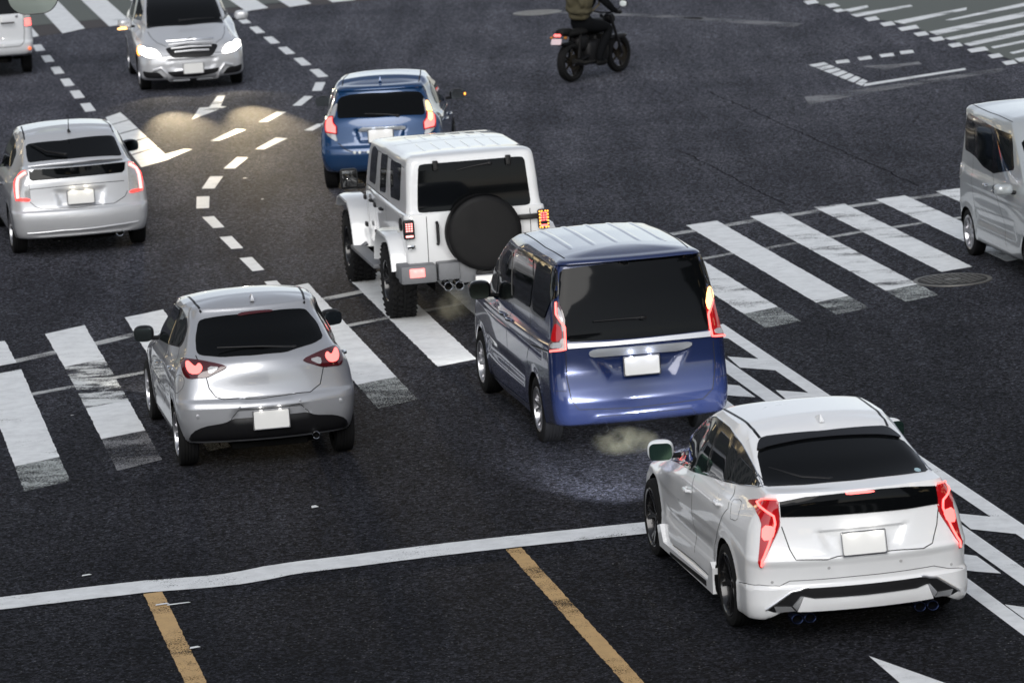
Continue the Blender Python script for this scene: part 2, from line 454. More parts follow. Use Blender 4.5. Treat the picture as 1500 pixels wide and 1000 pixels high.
def plate(car, y, z, x=0, tilt=0, w=.33, h=.165, face=-1):
    P = extrude(rrect(0, 0, w, h, .012), -.006, .006); M_ = Matrix.Translation((x, y, z)) @ Matrix.Rotation(tilt, 4, 'X')
    V, F = xf(P, M_)
    p = add_mesh('licence_plate', V, F, PLATE, car.root, sharp=30)
    fr = [(w/2+.006, h/2+.006), (-w/2-.006, h/2+.006), (-w/2-.006, -h/2-.006), (w/2+.006, -h/2-.006)]
    q = [tube([(fr[i][0], 0, fr[i][1]), (fr[(i+1) % 4][0], 0, fr[(i+1) % 4][1])], .006, 6) for i in range(4)]
    V, F, _ = join([xf(k, M_) for k in q]); add_mesh('plate_frame', V, F, STEEL, p)
    return p
def mirrors(car, x, y, z, mat, s=(.11, .09, .075), glass=None, stalk=.1, e=2.8, glassmat=None, sides=(-1, 1), rotz=12):
    for sg in sides:
        rz = Matrix.Rotation(R(rotz*sg), 3, 'Z')
        sh = sellip((sg*x, y, z), s, e, rot=rz); st = tube([(sg*(x-s[0]-stalk), y+.02, z-s[2]*.7), (sg*(x-s[0]*.5), y, z-s[2]*.6)], .022, 8)
        V, F, mi = join([sh+(0,), st+(1,)]); m = add_mesh('door_mirror', V, F, [mat, BLK], car.root, mi, sharp=50)
        P = rrect(0, 0, s[0]*1.72, s[2]*1.62, s[2]*.5); 
        G = extrude(P, -s[1]*1.0, -s[1]*.9); V = [tuple(rz @ Vector(p)+Vector((sg*x, y, z))) for p in G[0]]
        add_mesh('mirror_glass', V, G[1], glassmat or MIRROR, m)
def handle(car, y, z, sg=-1, mat=None, L=.17):
    h = car.bvh.ray_cast(Vector((sg*3, y, z)), Vector((-sg, 0, 0)))
    x = h[0].x; P = [(x+sg*.004, y-L/2, z), (x+sg*.03, y-L/2+.03, z+.002), (x+sg*.034, y, z+.004), (x+sg*.03, y+L/2-.03, z+.002), (x+sg*.004, y+L/2, z)]
    V, F = tube(P, [.012, .015, .016, .015, .012], 8); add_mesh('door_handle', V, F, mat or car.paint, car.root)
def headlight_spots(car, x, y, z, watts, ang=60, down=4, col=(1, .93, .82), blend=.35, aim=0):
    for sg in (-1, 1):
        l = bpy.data.lights.new('headlight_beam', 'SPOT'); l.energy = watts; l.spot_size = R(ang); l.spot_blend = blend; l.shadow_soft_size = .04; l.color = col
        o = bpy.data.objects.new('headlight_beam', l); COL.objects.link(o); o.parent = car.root; o.location = (sg*x, y, z)
        o.rotation_euler = (R(90-down), 0, R(aim))
def lampline(car, name, pts, r, mat, parent=None, mirror=False, off=.006):
    Q = []
    for a, b in zip(pts[:-1], pts[1:]):
        a = Vector(a); b = Vector(b); k = max(1, int((b-a).length/.03)); Q += [a.lerp(b, t/k) for t in range(k)]
    Q.append(Vector(pts[-1])); W = []
    for p in Q:
        h = car.bvh.find_nearest(p); nn = h[1]
        if nn.dot(h[0]-Vector((0, 1.3, .7))) < 0: nn = -nn
        W.append(h[0]+nn*off)
    V, F = tube(W, r, 8)
    add_mesh(name, V, F, mat, parent or car.root)
    if mirror:
        V = [(-a, b, c) for a, b, c in V]; F = [f[::-1] for f in F]; add_mesh(name, V, F, mat, mirror if isinstance(mirror, bpy.types.Object) else (parent or car.root))
def mx(P): return [(-p[0], p[1], p[2]) for p in P]
# ================================================================ ground, markings
LA = -.1695
def G(n, t, z=0.0): return (n*math.cos(LA)+t*math.sin(LA), -n*math.sin(LA)+t*math.cos(LA), z)
def asphalt():
    m, N, L, b = new_mat('asphalt')
    tc = N.new('ShaderNodeTexCoord')
    def noise(sc, det=4, ro=.6):
        t = N.new('ShaderNodeTexNoise'); t.inputs['Scale'].default_value = sc; t.inputs['Detail'].default_value = det; t.inputs['Roughness'].default_value = ro; L.new(tc.outputs['Object'], t.inputs[0]); return t
    def ramp(src, a, c0, b_, c1):
        r = N.new('ShaderNodeValToRGB'); r.color_ramp.elements[0].position = a; r.color_ramp.elements[1].position = b_
        r.color_ramp.elements[0].color = (*c0, 1); r.color_ramp.elements[1].color = (*c1, 1); L.new(src, r.inputs[0]); return r
    def mix(mode, f, a, c):
        x = N.new('ShaderNodeMix'); x.data_type = 'RGBA'; x.blend_type = mode
        if isinstance(f, (int, float)): x.inputs[0].default_value = f
        else: L.new(f, x.inputs[0])
        for s, v in ((6, a), (7, c)):
            if isinstance(v, tuple): x.inputs[s].default_value = (*v, 1)
            else: L.new(v, x.inputs[s])
        return x.outputs[2]
    # base colour runs from dark on the approach to greyer inside the junction
    mt = N.new('ShaderNodeMapping'); mt.inputs['Rotation'].default_value = (0, 0, LA); L.new(tc.outputs['Object'], mt.inputs[0])
    sy = N.new('ShaderNodeSeparateXYZ'); L.new(mt.outputs[0], sy.inputs[0])
    ad = N.new('ShaderNodeMath'); ad.operation = 'MULTIPLY_ADD'; L.new(noise(.12, 4, .6).outputs[0], ad.inputs[0]); ad.inputs[1].default_value = 16; L.new(sy.outputs[1], ad.inputs[2])
    mr0 = N.new('ShaderNodeMapRange'); mr0.inputs[1].default_value = 40; mr0.inputs[2].default_value = 80; L.new(ad.outputs[0], mr0.inputs[0])
    far_tone = mix('MIX', mr0.outputs[0], (.0086, .0097, .0128), (.040, .0435, .055))
    big0 = ramp(noise(.35, 6, .6).outputs[0], .3, (.72, .72, .74), .7, (1.3, 1.28, 1.25))
    big = mix('MULTIPLY', 1.0, far_tone, big0.outputs[0])
    mp = N.new('ShaderNodeMapping'); mp.inputs['Rotation'].default_value = (0, 0, -LA+0.0); mp.inputs['Scale'].default_value = (1.6, .12, 1); L.new(tc.outputs['Object'], mp.inputs[0])
    tr = N.new('ShaderNodeTexNoise'); tr.inputs['Scale'].default_value = 1.0; tr.inputs['Detail'].default_value = 3; L.new(mp.outputs[0], tr.inputs[0])
    gr = noise(34, 8, .95)
    c0 = ramp(noise(11, 7, .9).outputs[0], .38, (.35, .35, .36), .62, (1.75, 1.72, 1.70))
    big = mix('MULTIPLY', 1.0, big, c0.outputs[0])
    c = mix('MULTIPLY', .55, big, ramp(tr.outputs[0], .35, (.52, .52, .54), .65, (1.32, 1.29, 1.27)).outputs[0])
    c = mix('MULTIPLY', .8, c, ramp(gr.outputs[0], .36, (.10, .10, .11), .66, (2.9, 2.82, 2.78)).outputs[0])
    for vs, lo, hi in ((34, .30, 2.0), (75, .35, 1.8)):
        va = N.new('ShaderNodeTexVoronoi'); va.inputs['Scale'].default_value = vs; L.new(tc.outputs['Object'], va.inputs[0])
        sa = N.new('ShaderNodeSeparateColor'); L.new(va.outputs['Color'], sa.inputs[0])
        ga = N.new('ShaderNodeMapRange'); ga.inputs[3].default_value = lo; ga.inputs[4].default_value = hi; L.new(sa.outputs[1], ga.inputs[0])
        pw = N.new('ShaderNodeMath'); pw.operation = 'POWER'; pw.inputs[1].default_value = 1.25; L.new(ga.outputs[0], pw.inputs[0])
        cc = N.new('ShaderNodeCombineColor')
        for i in range(3): L.new(pw.outputs[0], cc.inputs[i])
        c = mix('MULTIPLY', 1.0, c, cc.outputs[0])
    v = N.new('ShaderNodeTexVoronoi'); v.inputs['Scale'].default_value = 40; L.new(tc.outputs['Object'], v.inputs[0])
    sx = N.new('ShaderNodeSeparateColor'); L.new(v.outputs['Color'], sx.inputs[0])
    gt = ramp(sx.outputs[0], .93, (0, 0, 0), .995, (1, 1, 1)); rad = ramp(v.outputs['Distance'], .10, (1, 1, 1), .42, (0, 0, 0))
    mk = mix('MULTIPLY', 1.0, gt.outputs[0], rad.outputs[0])
    c = mix('MIX', mk, c, (.26, .26, .26))
    L.new(c, b.inputs['Base Color']); b.inputs['Roughness'].default_value = .9; b.inputs['Specular IOR Level'].default_value = .10
    bp = N.new('ShaderNodeBump'); bp.inputs['Strength'].default_value = 1.0; bp.inputs['Distance'].default_value = .03
    L.new(noise(15, 8, .9).outputs[0], bp.inputs['Height']); L.new(bp.outputs[0], b.inputs['Normal'])
    return m
def roadpaint(name, col, wear, sc=3.0, fine=.5):
    m, N, L, b = new_mat(name); tc = N.new('ShaderNodeTexCoord')
    def noise(s, det, ro=.6):
        t = N.new('ShaderNodeTexNoise'); t.inputs['Scale'].default_value = s; t.inputs['Detail'].default_value = det; t.inputs['Roughness'].default_value = ro; L.new(tc.outputs['Object'], t.inputs[0]); return t.outputs[0]
    mp = N.new('ShaderNodeMapping'); mp.inputs['Rotation'].default_value = (0, 0, .45); mp.inputs['Scale'].default_value = (1.0, 1.9, 1); L.new(tc.outputs['Object'], mp.inputs[0])
    a = N.new('ShaderNodeTexNoise'); a.inputs['Scale'].default_value = sc*.4; a.inputs['Detail'].default_value = 7; a.inputs['Roughness'].default_value = .62; L.new(mp.outputs[0], a.inputs[0])
    f = noise(75, 3, .7)
    s = N.new('ShaderNodeMath'); s.operation = 'MULTIPLY_ADD'; L.new(f, s.inputs[0]); s.inputs[1].default_value = fine; L.new(a.outputs[0], s.inputs[2])
    r = N.new('ShaderNodeMapRange'); r.inputs[1].default_value = wear+fine*.5-.05; r.inputs[2].default_value = wear+fine*.5+.05; L.new(s.outputs[0], r.inputs[0]); r.clamp = True
    t2 = N.new('ShaderNodeMix'); t2.data_type = 'RGBA'; t2.inputs[6].default_value = (*[q*.78 for q in col], 1); t2.inputs[7].default_value = (*col, 1)
    mr = N.new('ShaderNodeMapRange'); mr.inputs[1].default_value = .3; mr.inputs[2].default_value = .6; L.new(noise(5, 8, .7), mr.inputs[0]); L.new(mr.outputs[0], t2.inputs[0]); L.new(t2.outputs[2], b.inputs['Base Color'])
    b.inputs['Roughness'].default_value = .6
    L.new(r.outputs[0], b.inputs['Alpha'])
    return m
ASPH = asphalt()
PW = roadpaint('road_paint_white', (.80, .82, .83), .27, 3.0, .7)
PWm = roadpaint('road_paint_worn', (.80, .82, .83), .365, 2.6, .75)
PWh = roadpaint('road_paint_patchy', (.68, .70, .70), .50, 4.0, .45)
PWl = roadpaint('road_paint_line_worn', (.46, .47, .47), .44, 3, 1.0)
PWf = roadpaint('road_paint_faded', (.42, .45, .44), .52, 2.5, 1.3)
PWg = roadpaint('road_paint_ghost', (.20, .20, .21), .50, 2.2, 1.4)
PY = roadpaint('road_paint_yellow', (.52, .33, .13), .37, 2.2, 1.2)
def rough_edge(P, step=.07, amp=.0055):
    out = []
    for i in range(len(P)):
        a = Vector(P[i]); b = Vector(P[(i+1) % len(P)]); L = (b-a).length; k = max(1, int(L/step)); d = (b-a)/max(L, 1e-6); nn = Vector((-d.y, d.x))
        out.append(tuple(a+nn*random.uniform(-amp, amp)*.5))
        for j in range(1, k): out.append(tuple(a.lerp(b, j/k)+nn*random.uniform(-amp, amp)))
    return out
def sheet(name, polys, z, mats, mi=None, kind='structure', jag=False):
    V = []; F = []
    for P in polys:
        if jag: P = rough_edge(P)
        b = len(V); V += [G(p[0], p[1], z) for p in P]; f = list(range(b, len(V)))
        A = sum(V[f[i]][0]*V[f[(i+1) % len(f)]][1]-V[f[(i+1) % len(f)]][0]*V[f[i]][1] for i in range(len(f)))
        F.append(f if A > 0 else f[::-1])
    o = add_mesh(name, V, F, mats, None, mi, smooth=False, recalc=False); o['kind'] = kind; return o
def strip(P, w):
    out = []
    for i in range(len(P)-1):
        a = Vector(P[i]); b = Vector(P[i+1])
        def nrm(j):
            d = Vector(P[min(j+1, len(P)-1)])-Vector(P[max(j-1, 0)]); d.normalize(); return Vector((-d.y, d.x))*w/2
        out.append([tuple(a-nrm(i)), tuple(b-nrm(i+1)), tuple(b+nrm(i+1)), tuple(a+nrm(i))])
    return out
road = add_mesh('road', [(-160, -60, 0), (160, -60, 0), (160, 500, 0), (-160, 500, 0)], [(0, 1, 2, 3)], ASPH, smooth=False, recalc=False); road['kind'] = 'structure'
# zebra crossing: (n0, n1, near, near2, solid_from, far, far2)
Zs = [(1.32, 1.78, 39.9, 40.2, 41.0, 48.9, 49.1, 0), (2.25, 2.70, 40.45, 40.76, 41.75, 47.05, 47.3, 0), (3.17, 3.63, 41.05, 41.40, 42.75, 44.55, 44.8, 0), (4.10, 4.58, 41.6, 41.9, 43.0, 50.25, 50.6, 0),
      (5.04, 5.5, 42.3, 42.6, 43.7, 50.85, 51.15, 0), (5.97, 6.42, 43.05, 43.36, 44.5, 51.35, 51.66, 0), (6.92, 7.38, 45.15, 45.4, 45.15, 51.92, 52.1, 0), (7.86, 8.3, 45.45, 45.65, 45.45, 52.25, 52.45, 1),
      (8.78, 9.22, 45.7, 45.9, 45.7, 52.65, 52.85, 1), (9.70, 10.14, 45.9, 46.1, 45.9, 53.0, 53.2, 1), (10.60, 11.05, 45.74, 45.97, 46.75, 53.4, 53.6, 1), (11.50, 11.94, 46.18, 46.42, 47.07, 53.75, 53.92, 0),
      (12.40, 12.85, 46.61, 46.87, 47.45, 54.05, 54.2, 1), (13.32, 13.74, 48.42, 48.6, 48.42, 54.4, 54.47, 1), (14.19, 14.62, 48.75, 48.95, 48.75, 54.61, 54.75, 1), (15.07, 15.5, 49.1, 49.3, 49.1, 54.89, 55.0, 1), (16.0, 16.45, 49.4, 49.6, 49.4, 55.1, 55.3, 0), (16.9, 17.35, 49.7, 49.9, 49.7, 55.3, 55.5, 0)]
pol = []; mi = []
for n0, n1, a, a2, s, f, f2, w in Zs:
    if s > a: pol.append([(n0, a), (n1, a2), (n1, s+.27), (n0, s)]); mi.append(3 if n0 != 3.17 else 4)
    pol.append([(n0, s), (n1, s+.27*(s > a)+(a2-a)*(s == a)), (n1, f2), (n0, f)]); mi.append(1 if w else 0)
pol += [[(3.17, 44.55), (3.63, 44.8), (3.62, 47.5), (3.16, 47.2)]]; mi += [2]
pol += [[(3.16, 47.2), (3.62, 47.5), (3.61, 49.95), (3.13, 49.56)]]; mi += [0]
pol += [[(2.22, 47.5), (2.68, 47.75), (2.66, 49.32), (2.2, 49.2)]]; mi += [0]
sheet('zebra_crossing', pol, .008, [PW, PWm, PWh, PWf, PWg], mi, jag=True)
A = [(1.2, 47.2), (2.2, 47.6), (2.66, 47.88), (3.12, 48.23), (3.68, 48.64), (4.1, 49.02), (5.2, 49.65), (6.37, 50.31), (6.94, 50.7), (8.2, 51.4), (9.6, 52.3), (11.21, 53.15), (11.58, 53.3), (12.0, 53.5), (12.46, 53.75), (12.95, 53.9), (13.27, 54.05), (14.2, 54.35), (15.5, 54.7)]
Bl = [(1.2, 44.8), (2.2, 45.4), (2.74, 45.72), (3.16, 45.95), (3.65, 46.28), (4.07, 46.5), (5.2, 47.4), (6.51, 48.38), (6.94, 48.65), (8.11, 49.29), (9.6, 50.1), (11.09, 50.95), (11.53, 51.18), (12.01, 51.36), (12.39, 51.56), (12.9, 51.8), (13.3, 52.0), (13.82, 52.16), (14.16, 52.3), (15.5, 52.7)]
sheet('crossing_guide_line', strip(A, .20), .004, [PWl], jag=True); sheet('crossing_guide_line', strip(Bl, .14), .004, [PWl], jag=True)
st = [(-4, 35.4), (1.7, 35.79), (2.53, 35.87), (2.95, 35.9), (3.2, 35.87), (3.45, 35.85), (3.65, 35.86), (3.85, 35.92), (4.05, 36.02), (4.25, 36.07), (4.62, 36.11), (5.44, 36.22), (6.12, 36.27), (7.27, 36.31), (8.2, 36.36), (9.1, 36.4)]
sp_ = strip(st, .46); loop_ = [q[0] for q in sp_]+[sp_[-1][1]]+[sp_[-1][2]]+[q[3] for q in sp_[::-1]]
sheet('stop_line', [loop_], .008, [roadpaint('stop_line_paint', (.76, .78, .79), .33, 3, .8)], jag=True)
sheet('yellow_lane_line', [[(2.90, 15), (3.06, 15), (3.05, 35.66), (2.89, 35.64)]], .004, [PY], jag=True); sheet('yellow_lane_line', [[(6.0, 15), (6.155, 15), (6.14, 36.02), (6.0, 36.0)]], .004, [PY], jag=True)
sheet('channelising_line', [[(9.60, 15), (9.78, 15), (9.78, 44.6), (9.60, 44.6)], [(10.09, 15), (10.25, 15), (10.25, 46.25), (10.09, 46.1)], [(9.12, 15), (9.28, 15), (9.26, 44.6), (9.12, 44.5)]], .004, [PW])
ch = []
for k in range(-6, 4):
    t = 43.93+2.12*k-0.0*k
    ch.append([(9.83, t+.3), (10.09, t), (10.09, t-.74), (9.80, t-.40)])
    ch.append([(9.28, t-1.02), (9.47, t-1.28), (9.56, t-1.4), (9.56, t-2.1), (9.40, t-1.95), (9.28, t-1.80)])
sheet('chevron_marking', ch, .004, [PW])
sheet('lane_arrow', [[(7.88, 31.14), (8.34, 29.6), (8.04, 29.8), (8.04, 27.5), (7.88, 27.5)]], .004, [PW])
DASH = [[(6.94, 66.72), (7.49, 68.01), (7.63, 67.82), (7.07, 66.62)], [(7.93, 68.73), (8.38, 69.95), (8.52, 69.81), (8.07, 68.63)], [(8.72, 70.62), (9.09, 71.92), (9.21, 71.76), (8.85, 70.52)],
 [(7.45, 65.24), (7.92, 66.49), (8.08, 66.27), (7.57, 65.1)], [(6.74, 63.23), (7.09, 64.47), (7.24, 64.31), (6.9, 63.12)], [(6.2, 61.18), (6.46, 62.46), (6.64, 62.36), (6.37, 61.09)],
 [(5.9, 59.14), (6.04, 60.37), (6.21, 60.3), (6.07, 59.1)], [(8.44, 67.13), (8.75, 67.85), (8.86, 67.77), (8.56, 66.99)], [(9.3, 72.56), (9.54, 73.87), (9.7, 73.78), (9.46, 72.51)]]
for t0 in (52.0+.0, 55.05, 57.09): DASH.append([(5.88, t0+1.16), (6.04, t0+1.16), (6.05, t0), (5.9, t0)])
DASH[-3] = [(5.9, 54.2), (6.06, 54.21), (6.07, 53.05), (5.92, 53.0)]; DASH.append([(5.95, 52.1), (6.10, 52.1), (6.12, 50.98), (5.96, 50.95)])
for t0 in (74.64, 76.78, 78.96, 81.13, 83.35, 85.55): DASH.append([(9.72, t0+1.36), (9.89, t0+1.38), (9.87, t0), (9.69, t0-.03)])
for t0 in (72.15, 74.3, 76.4, 78.62, 80.9, 83.15): DASH.append([(5.51, t0+1.25), (5.68, t0+1.28), (5.67, t0), (5.49, t0-.05)])
sheet('dashed_guide_marking', DASH, .004, [PW])
gv = [[(5.70, 69.95), (5.73, 71.06), (6.02, 71.64), (6.05, 70.5)], [(5.69, 68.6), (5.71, 69.88), (6.05, 70.42), (6.07, 69.15)], [(5.67, 67.25), (5.69, 68.5), (6.07, 69.05), (6.09, 67.9)], [(5.65, 65.8), (5.67, 67.15), (6.09, 67.78), (6.11, 66.55)], [(5.64, 64.16), (5.65, 65.7), (6.11, 66.44), (6.13, 65.5)], [(5.64, 64.16), (6.13, 65.5), (6.46, 66.0), (6.58, 65.86), (6.06, 64.74)]]
sheet('island_marking', gv, .004, [PW])
sheet('turn_arrow', [[(6.98, 69.75), (7.29, 71.39), (7.45, 71.37), (7.64, 71.38), (7.72, 71.25)], [(7.45, 71.37), (7.76, 72.96), (7.89, 72.93), (7.64, 71.38)]], .004, [PWm])
# far crossings on grey-green paving
GREEN = simple('green_grey_paving', (.095, .108, .098), .85, noise=.18, nscale=6)
BROWN = simple('brown_road_band', (.040, .033, .034), .85, noise=.3, nscale=20)
sheet('far_paving', [[(-8, 86.0), (5.8, 88.46), (6.76, 88.68), (7.5, 88.9), (8.6, 89.15), (9.87, 89.22), (10.81, 89.5), (11.6, 89.42), (16, 89.6), (16, 130), (-8, 130)]], .008, [GREEN])
sheet('far_road_band', [[(-8, 83.5), (5.7, 86.0), (6.8, 86.95), (7.5, 87.2), (10.1, 88.1), (11.6, 88.4), (16, 88.5), (16, 89.6), (11.6, 89.42), (9.87, 89.22), (8.6, 89.15), (7.5, 88.9), (5.8, 88.46), (-8, 86.0)]], .004, [BROWN])
tc = []
for n0, a, b in ((4.3, 85.0, 85.5), (5.27, 85.5, 86.08), (6.24, 86.25, 86.99), (7.22, 87.0, 87.35), (8.18, 87.4, 87.75), (9.13, 87.8, 88.1), (10.07, 88.06, 88.46), (10.98, 88.28, 88.69), (11.9, 88.6, 88.75), (12.85, 88.7, 88.9)):
    tc.append([(n0, a), (n0+.5, b), (n0+.5, 99), (n0, 99)])
sheet('far_zebra_crossing', tc, .012, [PW])
sheet('right_paving', [[(20.0, 110), (19.98, 81.82), (20.12, 78.39), (20.36, 75.35), (20.34, 71.09), (20.3, 67.76), (20.3, 55), (60, 55), (60, 110)]], .008, [GREEN])
DS = [[(20.15, 79.22), (20.72, 79.69), (20.63, 79.26), (20.13, 78.7)], [(20.02, 78.26), (21.41, 79.16), (21.36, 78.84), (19.99, 77.69)], [(20.33, 76.42), (22.12, 77.89), (21.98, 77.43), (20.37, 75.88)], [(21.15, 75.96), (24.3, 78.95), (24.06, 78.16), (21.27, 75.85)], [(20.38, 74.22), (24.3, 77.7), (24.0, 76.8), (20.34, 73.61)], [(20.31, 73.01), (23.6, 75.6), (23.5, 75.2), (20.31, 72.61)], [(20.34, 71.91), (23.8, 75.1), (23.6, 74.3), (20.32, 71.47)], [(20.58, 71.11), (23.3, 73.3), (23.1, 72.8), (20.55, 70.83)], [(20.59, 70.06), (23.2, 72.4), (23.0, 71.9), (20.57, 69.79)], [(20.5, 68.9), (23.0, 71.0), (23.0, 70.5), (20.5, 68.4)], [(22.2, 80.4), (23.0, 81.0), (23.0, 80.5), (22.2, 79.9)], [(23.6, 79.6), (26, 81.6), (26, 81.2), (23.6, 79.2)]]
sheet('right_zebra_crossing', DS, .012, [PWm])
DB = [[(19.9, 81.32), (20.18, 81.51), (20.07, 80.78), (19.81, 80.61)], [(20.08, 80.39), (20.3, 80.5), (20.25, 79.86), (20.0, 79.69)], [(19.95, 79.3), (20.13, 79.4), (20.12, 78.9), (19.9, 78.75)], [(20.04, 77.37), (20.31, 77.54), (20.21, 76.88), (19.96, 76.72)], [(20.04, 76.27), (20.31, 76.44), (20.21, 75.79), (19.96, 75.64)], [(20.09, 75.23), (20.5, 75.5), (20.4, 74.9), (20.0, 74.62)], [(20.08, 74.16), (20.34, 74.32), (20.24, 73.7), (20.0, 73.56)], [(20.08, 73.15), (20.34, 73.3), (20.24, 72.7), (20.0, 72.56)], [(20.08, 71.98), (20.33, 72.13), (20.23, 71.55), (20.0, 71.41)], [(20.13, 70.98), (20.5, 71.2), (20.4, 70.6), (20.05, 70.43)], [(20.17, 69.9), (20.41, 70.04), (20.32, 69.49), (20.09, 69.36)], [(20.08, 68.78), (20.32, 68.92), (20.23, 68.38), (20.0, 68.26)], [(20.39, 69.09), (20.63, 69.23), (20.53, 68.69), (20.31, 68.56)]]
sheet('dashed_edge_marking', DB, .016, [PW])
bx = []
for k in range(7): f = k/7; bx.append([(17.32-.02*f*1, 70.64-3.62*f), (17.64-.09*f, 70.85-3.25*f), (17.63-.09*f, 70.85-3.25*f-.36), (17.32-.02*f, 70.64-3.62*f-.42)])
sheet('box_marking', bx+[[(17.3, 67.02), (17.42, 67.37), (19.35, 68.42), (19.31, 68.17)], [(17.85, 70.94), (18.09, 71.02), (18.01, 70.55), (17.76, 70.47)], [(18.29, 71.17), (18.54, 71.26), (18.45, 70.78), (18.21, 70.7)], [(18.72, 71.37), (18.98, 71.45), (18.88, 70.97), (18.63, 70.89)], [(19.13, 71.59), (19.38, 71.67), (19.28, 71.19), (19.03, 71.11)]], .004, [PWm])
sheet('worn_symbol_marking', [[(18.01, 69.84), (18.58, 69.74), (18.99, 69.88), (18.93, 69.45), (18.57, 69.33), (18.23, 69.05)], [(15.97, 65.22), (16.16, 66.28), (17.24, 66.69), (17.3, 66.2)], [(17.3, 66.2), (17.24, 66.69), (19.9, 68.05), (19.7, 67.55)], [(15.2, 83.2), (17.5, 79.5), (17.7, 79.9), (15.3, 83.7)], [(17.2, 79.9), (18.6, 76.8), (18.9, 77.4), (17.4, 80.2)]], .004, [PWg])
# small paint flecks and survey marks
fl = []
for n, t, w, h in ((2.5, 36.55, .09, .07), (4.71, 38.5, .07, .12), (3.0, 35.16, .12, .07), (3.13, 35.12, .2, .06), (3.09, 33.53, .09, .08), (6.9, 61.9, .07, .12), (6.85, 59.5, .05, .1), (8.6, 42.9, .05, .1), (3.0, 44.2, .04, .05)):
    fl.append([(n-w/2, t-h/2), (n+w/2, t-h/2+.03), (n+w/2-.02, t+h/2), (n-w/2+.01, t+h/2-.02)])
sheet('paint_flecks', fl, .012, [PW])
# darker and lighter road patches, a joint band along the crossing
PATCHD = simple('fresh_asphalt', (.015, .0148, .0155), .75, noise=.5, nscale=90); 
def crackmat():
    m, N, L, b = new_mat('sealed_crack'); b.inputs['Base Color'].default_value = (.010, .010, .011, 1); b.inputs['Roughness'].default_value = 1; b.inputs['Specular IOR Level'].default_value = 0; return m
CR = crackmat(); random.seed(3); cr = []
for (n, t, dn, dt, k) in ():
    P = [(n, t)]
    for i in range(k): n += dn*.5+random.uniform(-.12, .12); t += dt*.5+random.uniform(-.15, .15); P.append((n, t))
    cr += strip(P, .022)
for n, ta, tb in ((15.03, 55.5, 68.2), (13.05, 54.9, 61.2), (3.3, 60, 70)):
    P = []; t = ta
    while t < tb: P.append((n+random.uniform(-.03, .03), t)); t += random.uniform(.15, .5)
    cr += strip(P, .018)
sheet('road_crack', cr, .002, [CR])
# manhole covers
def manhole(label, n, t, r, mats):
    g = G(n, t); root = thing('manhole_cover', label, 'manhole cover', (g[0], g[1], 0), -LA)
    V, F = lathe([(.0, 0), (.0, r+.05), (.011, r+.045), (.011, r+.006), (.006, r+.004), (.006, r-.004)], 64, 'z'); V = [(a, b, c) for a, b, c in V]
    add_mesh('frame', V, F, mats[0], root)
    P = lathe([(.006, r-.006), (.012, r-.012), (.012, 0.0)], 64, 'z'); parts = [P]
    k = .085
    for i in range(-8, 9):
        for j in range(-8, 9):
            x, y = i*k+(j % 2)*k/2, j*k
            if math.hypot(x, y) < r-.05 and not (abs(x) < .11 and abs(y) < .06): parts.append(box((x, y, .014), (.046, .046, .008), 0, Matrix.Rotation(R(45), 3, 'Z').to_4x4()))
    parts.append(box((0, 0, .014), (.18, .08, .008)))
    V, F, MI_ = join([P+(0,)]+[q+(1,) for q in parts[1:]]); add_mesh('lid', V, F, [mats[2] if len(mats) > 2 else mats[1], mats[1]], root, MI_, smooth=False)
IRON = simple('cast_iron', (.13, .127, .12), .55, .4, noise=.35, nscale=15); IRON2 = simple('cast_iron_rim', (.13, .125, .115), .5, .4, noise=.3, nscale=20)
manhole('round studded cast iron manhole cover beside the zebra crossing near the silver van', 13.28, 47.82, .40, (IRON2, IRON, simple('iron_ground', (.018, .017, .016), .8)))
manhole('pale round manhole cover in the far road left of the motorcycle', 15.12, 83.25, .42, (simple('pale_rim', (.2, .2, .19), .6), simple('pale_lid', (.2, .2, .195), .6, noise=.3)))
POS=dict(prius4=(2.397,33.42,-.176),serena=(1.026,41.35,-.186),demio=(-2.407,41.255,-.1765),jeep=(-.454,49.284,-.176),aqua=(-1.60,60.60,.05),prius3=(-5.49,56.25,-.19),bclass=(-5.595,77.79,3.0),kei=(6.13,51.25,2.972),van=(-9.14,79.0,-.166))
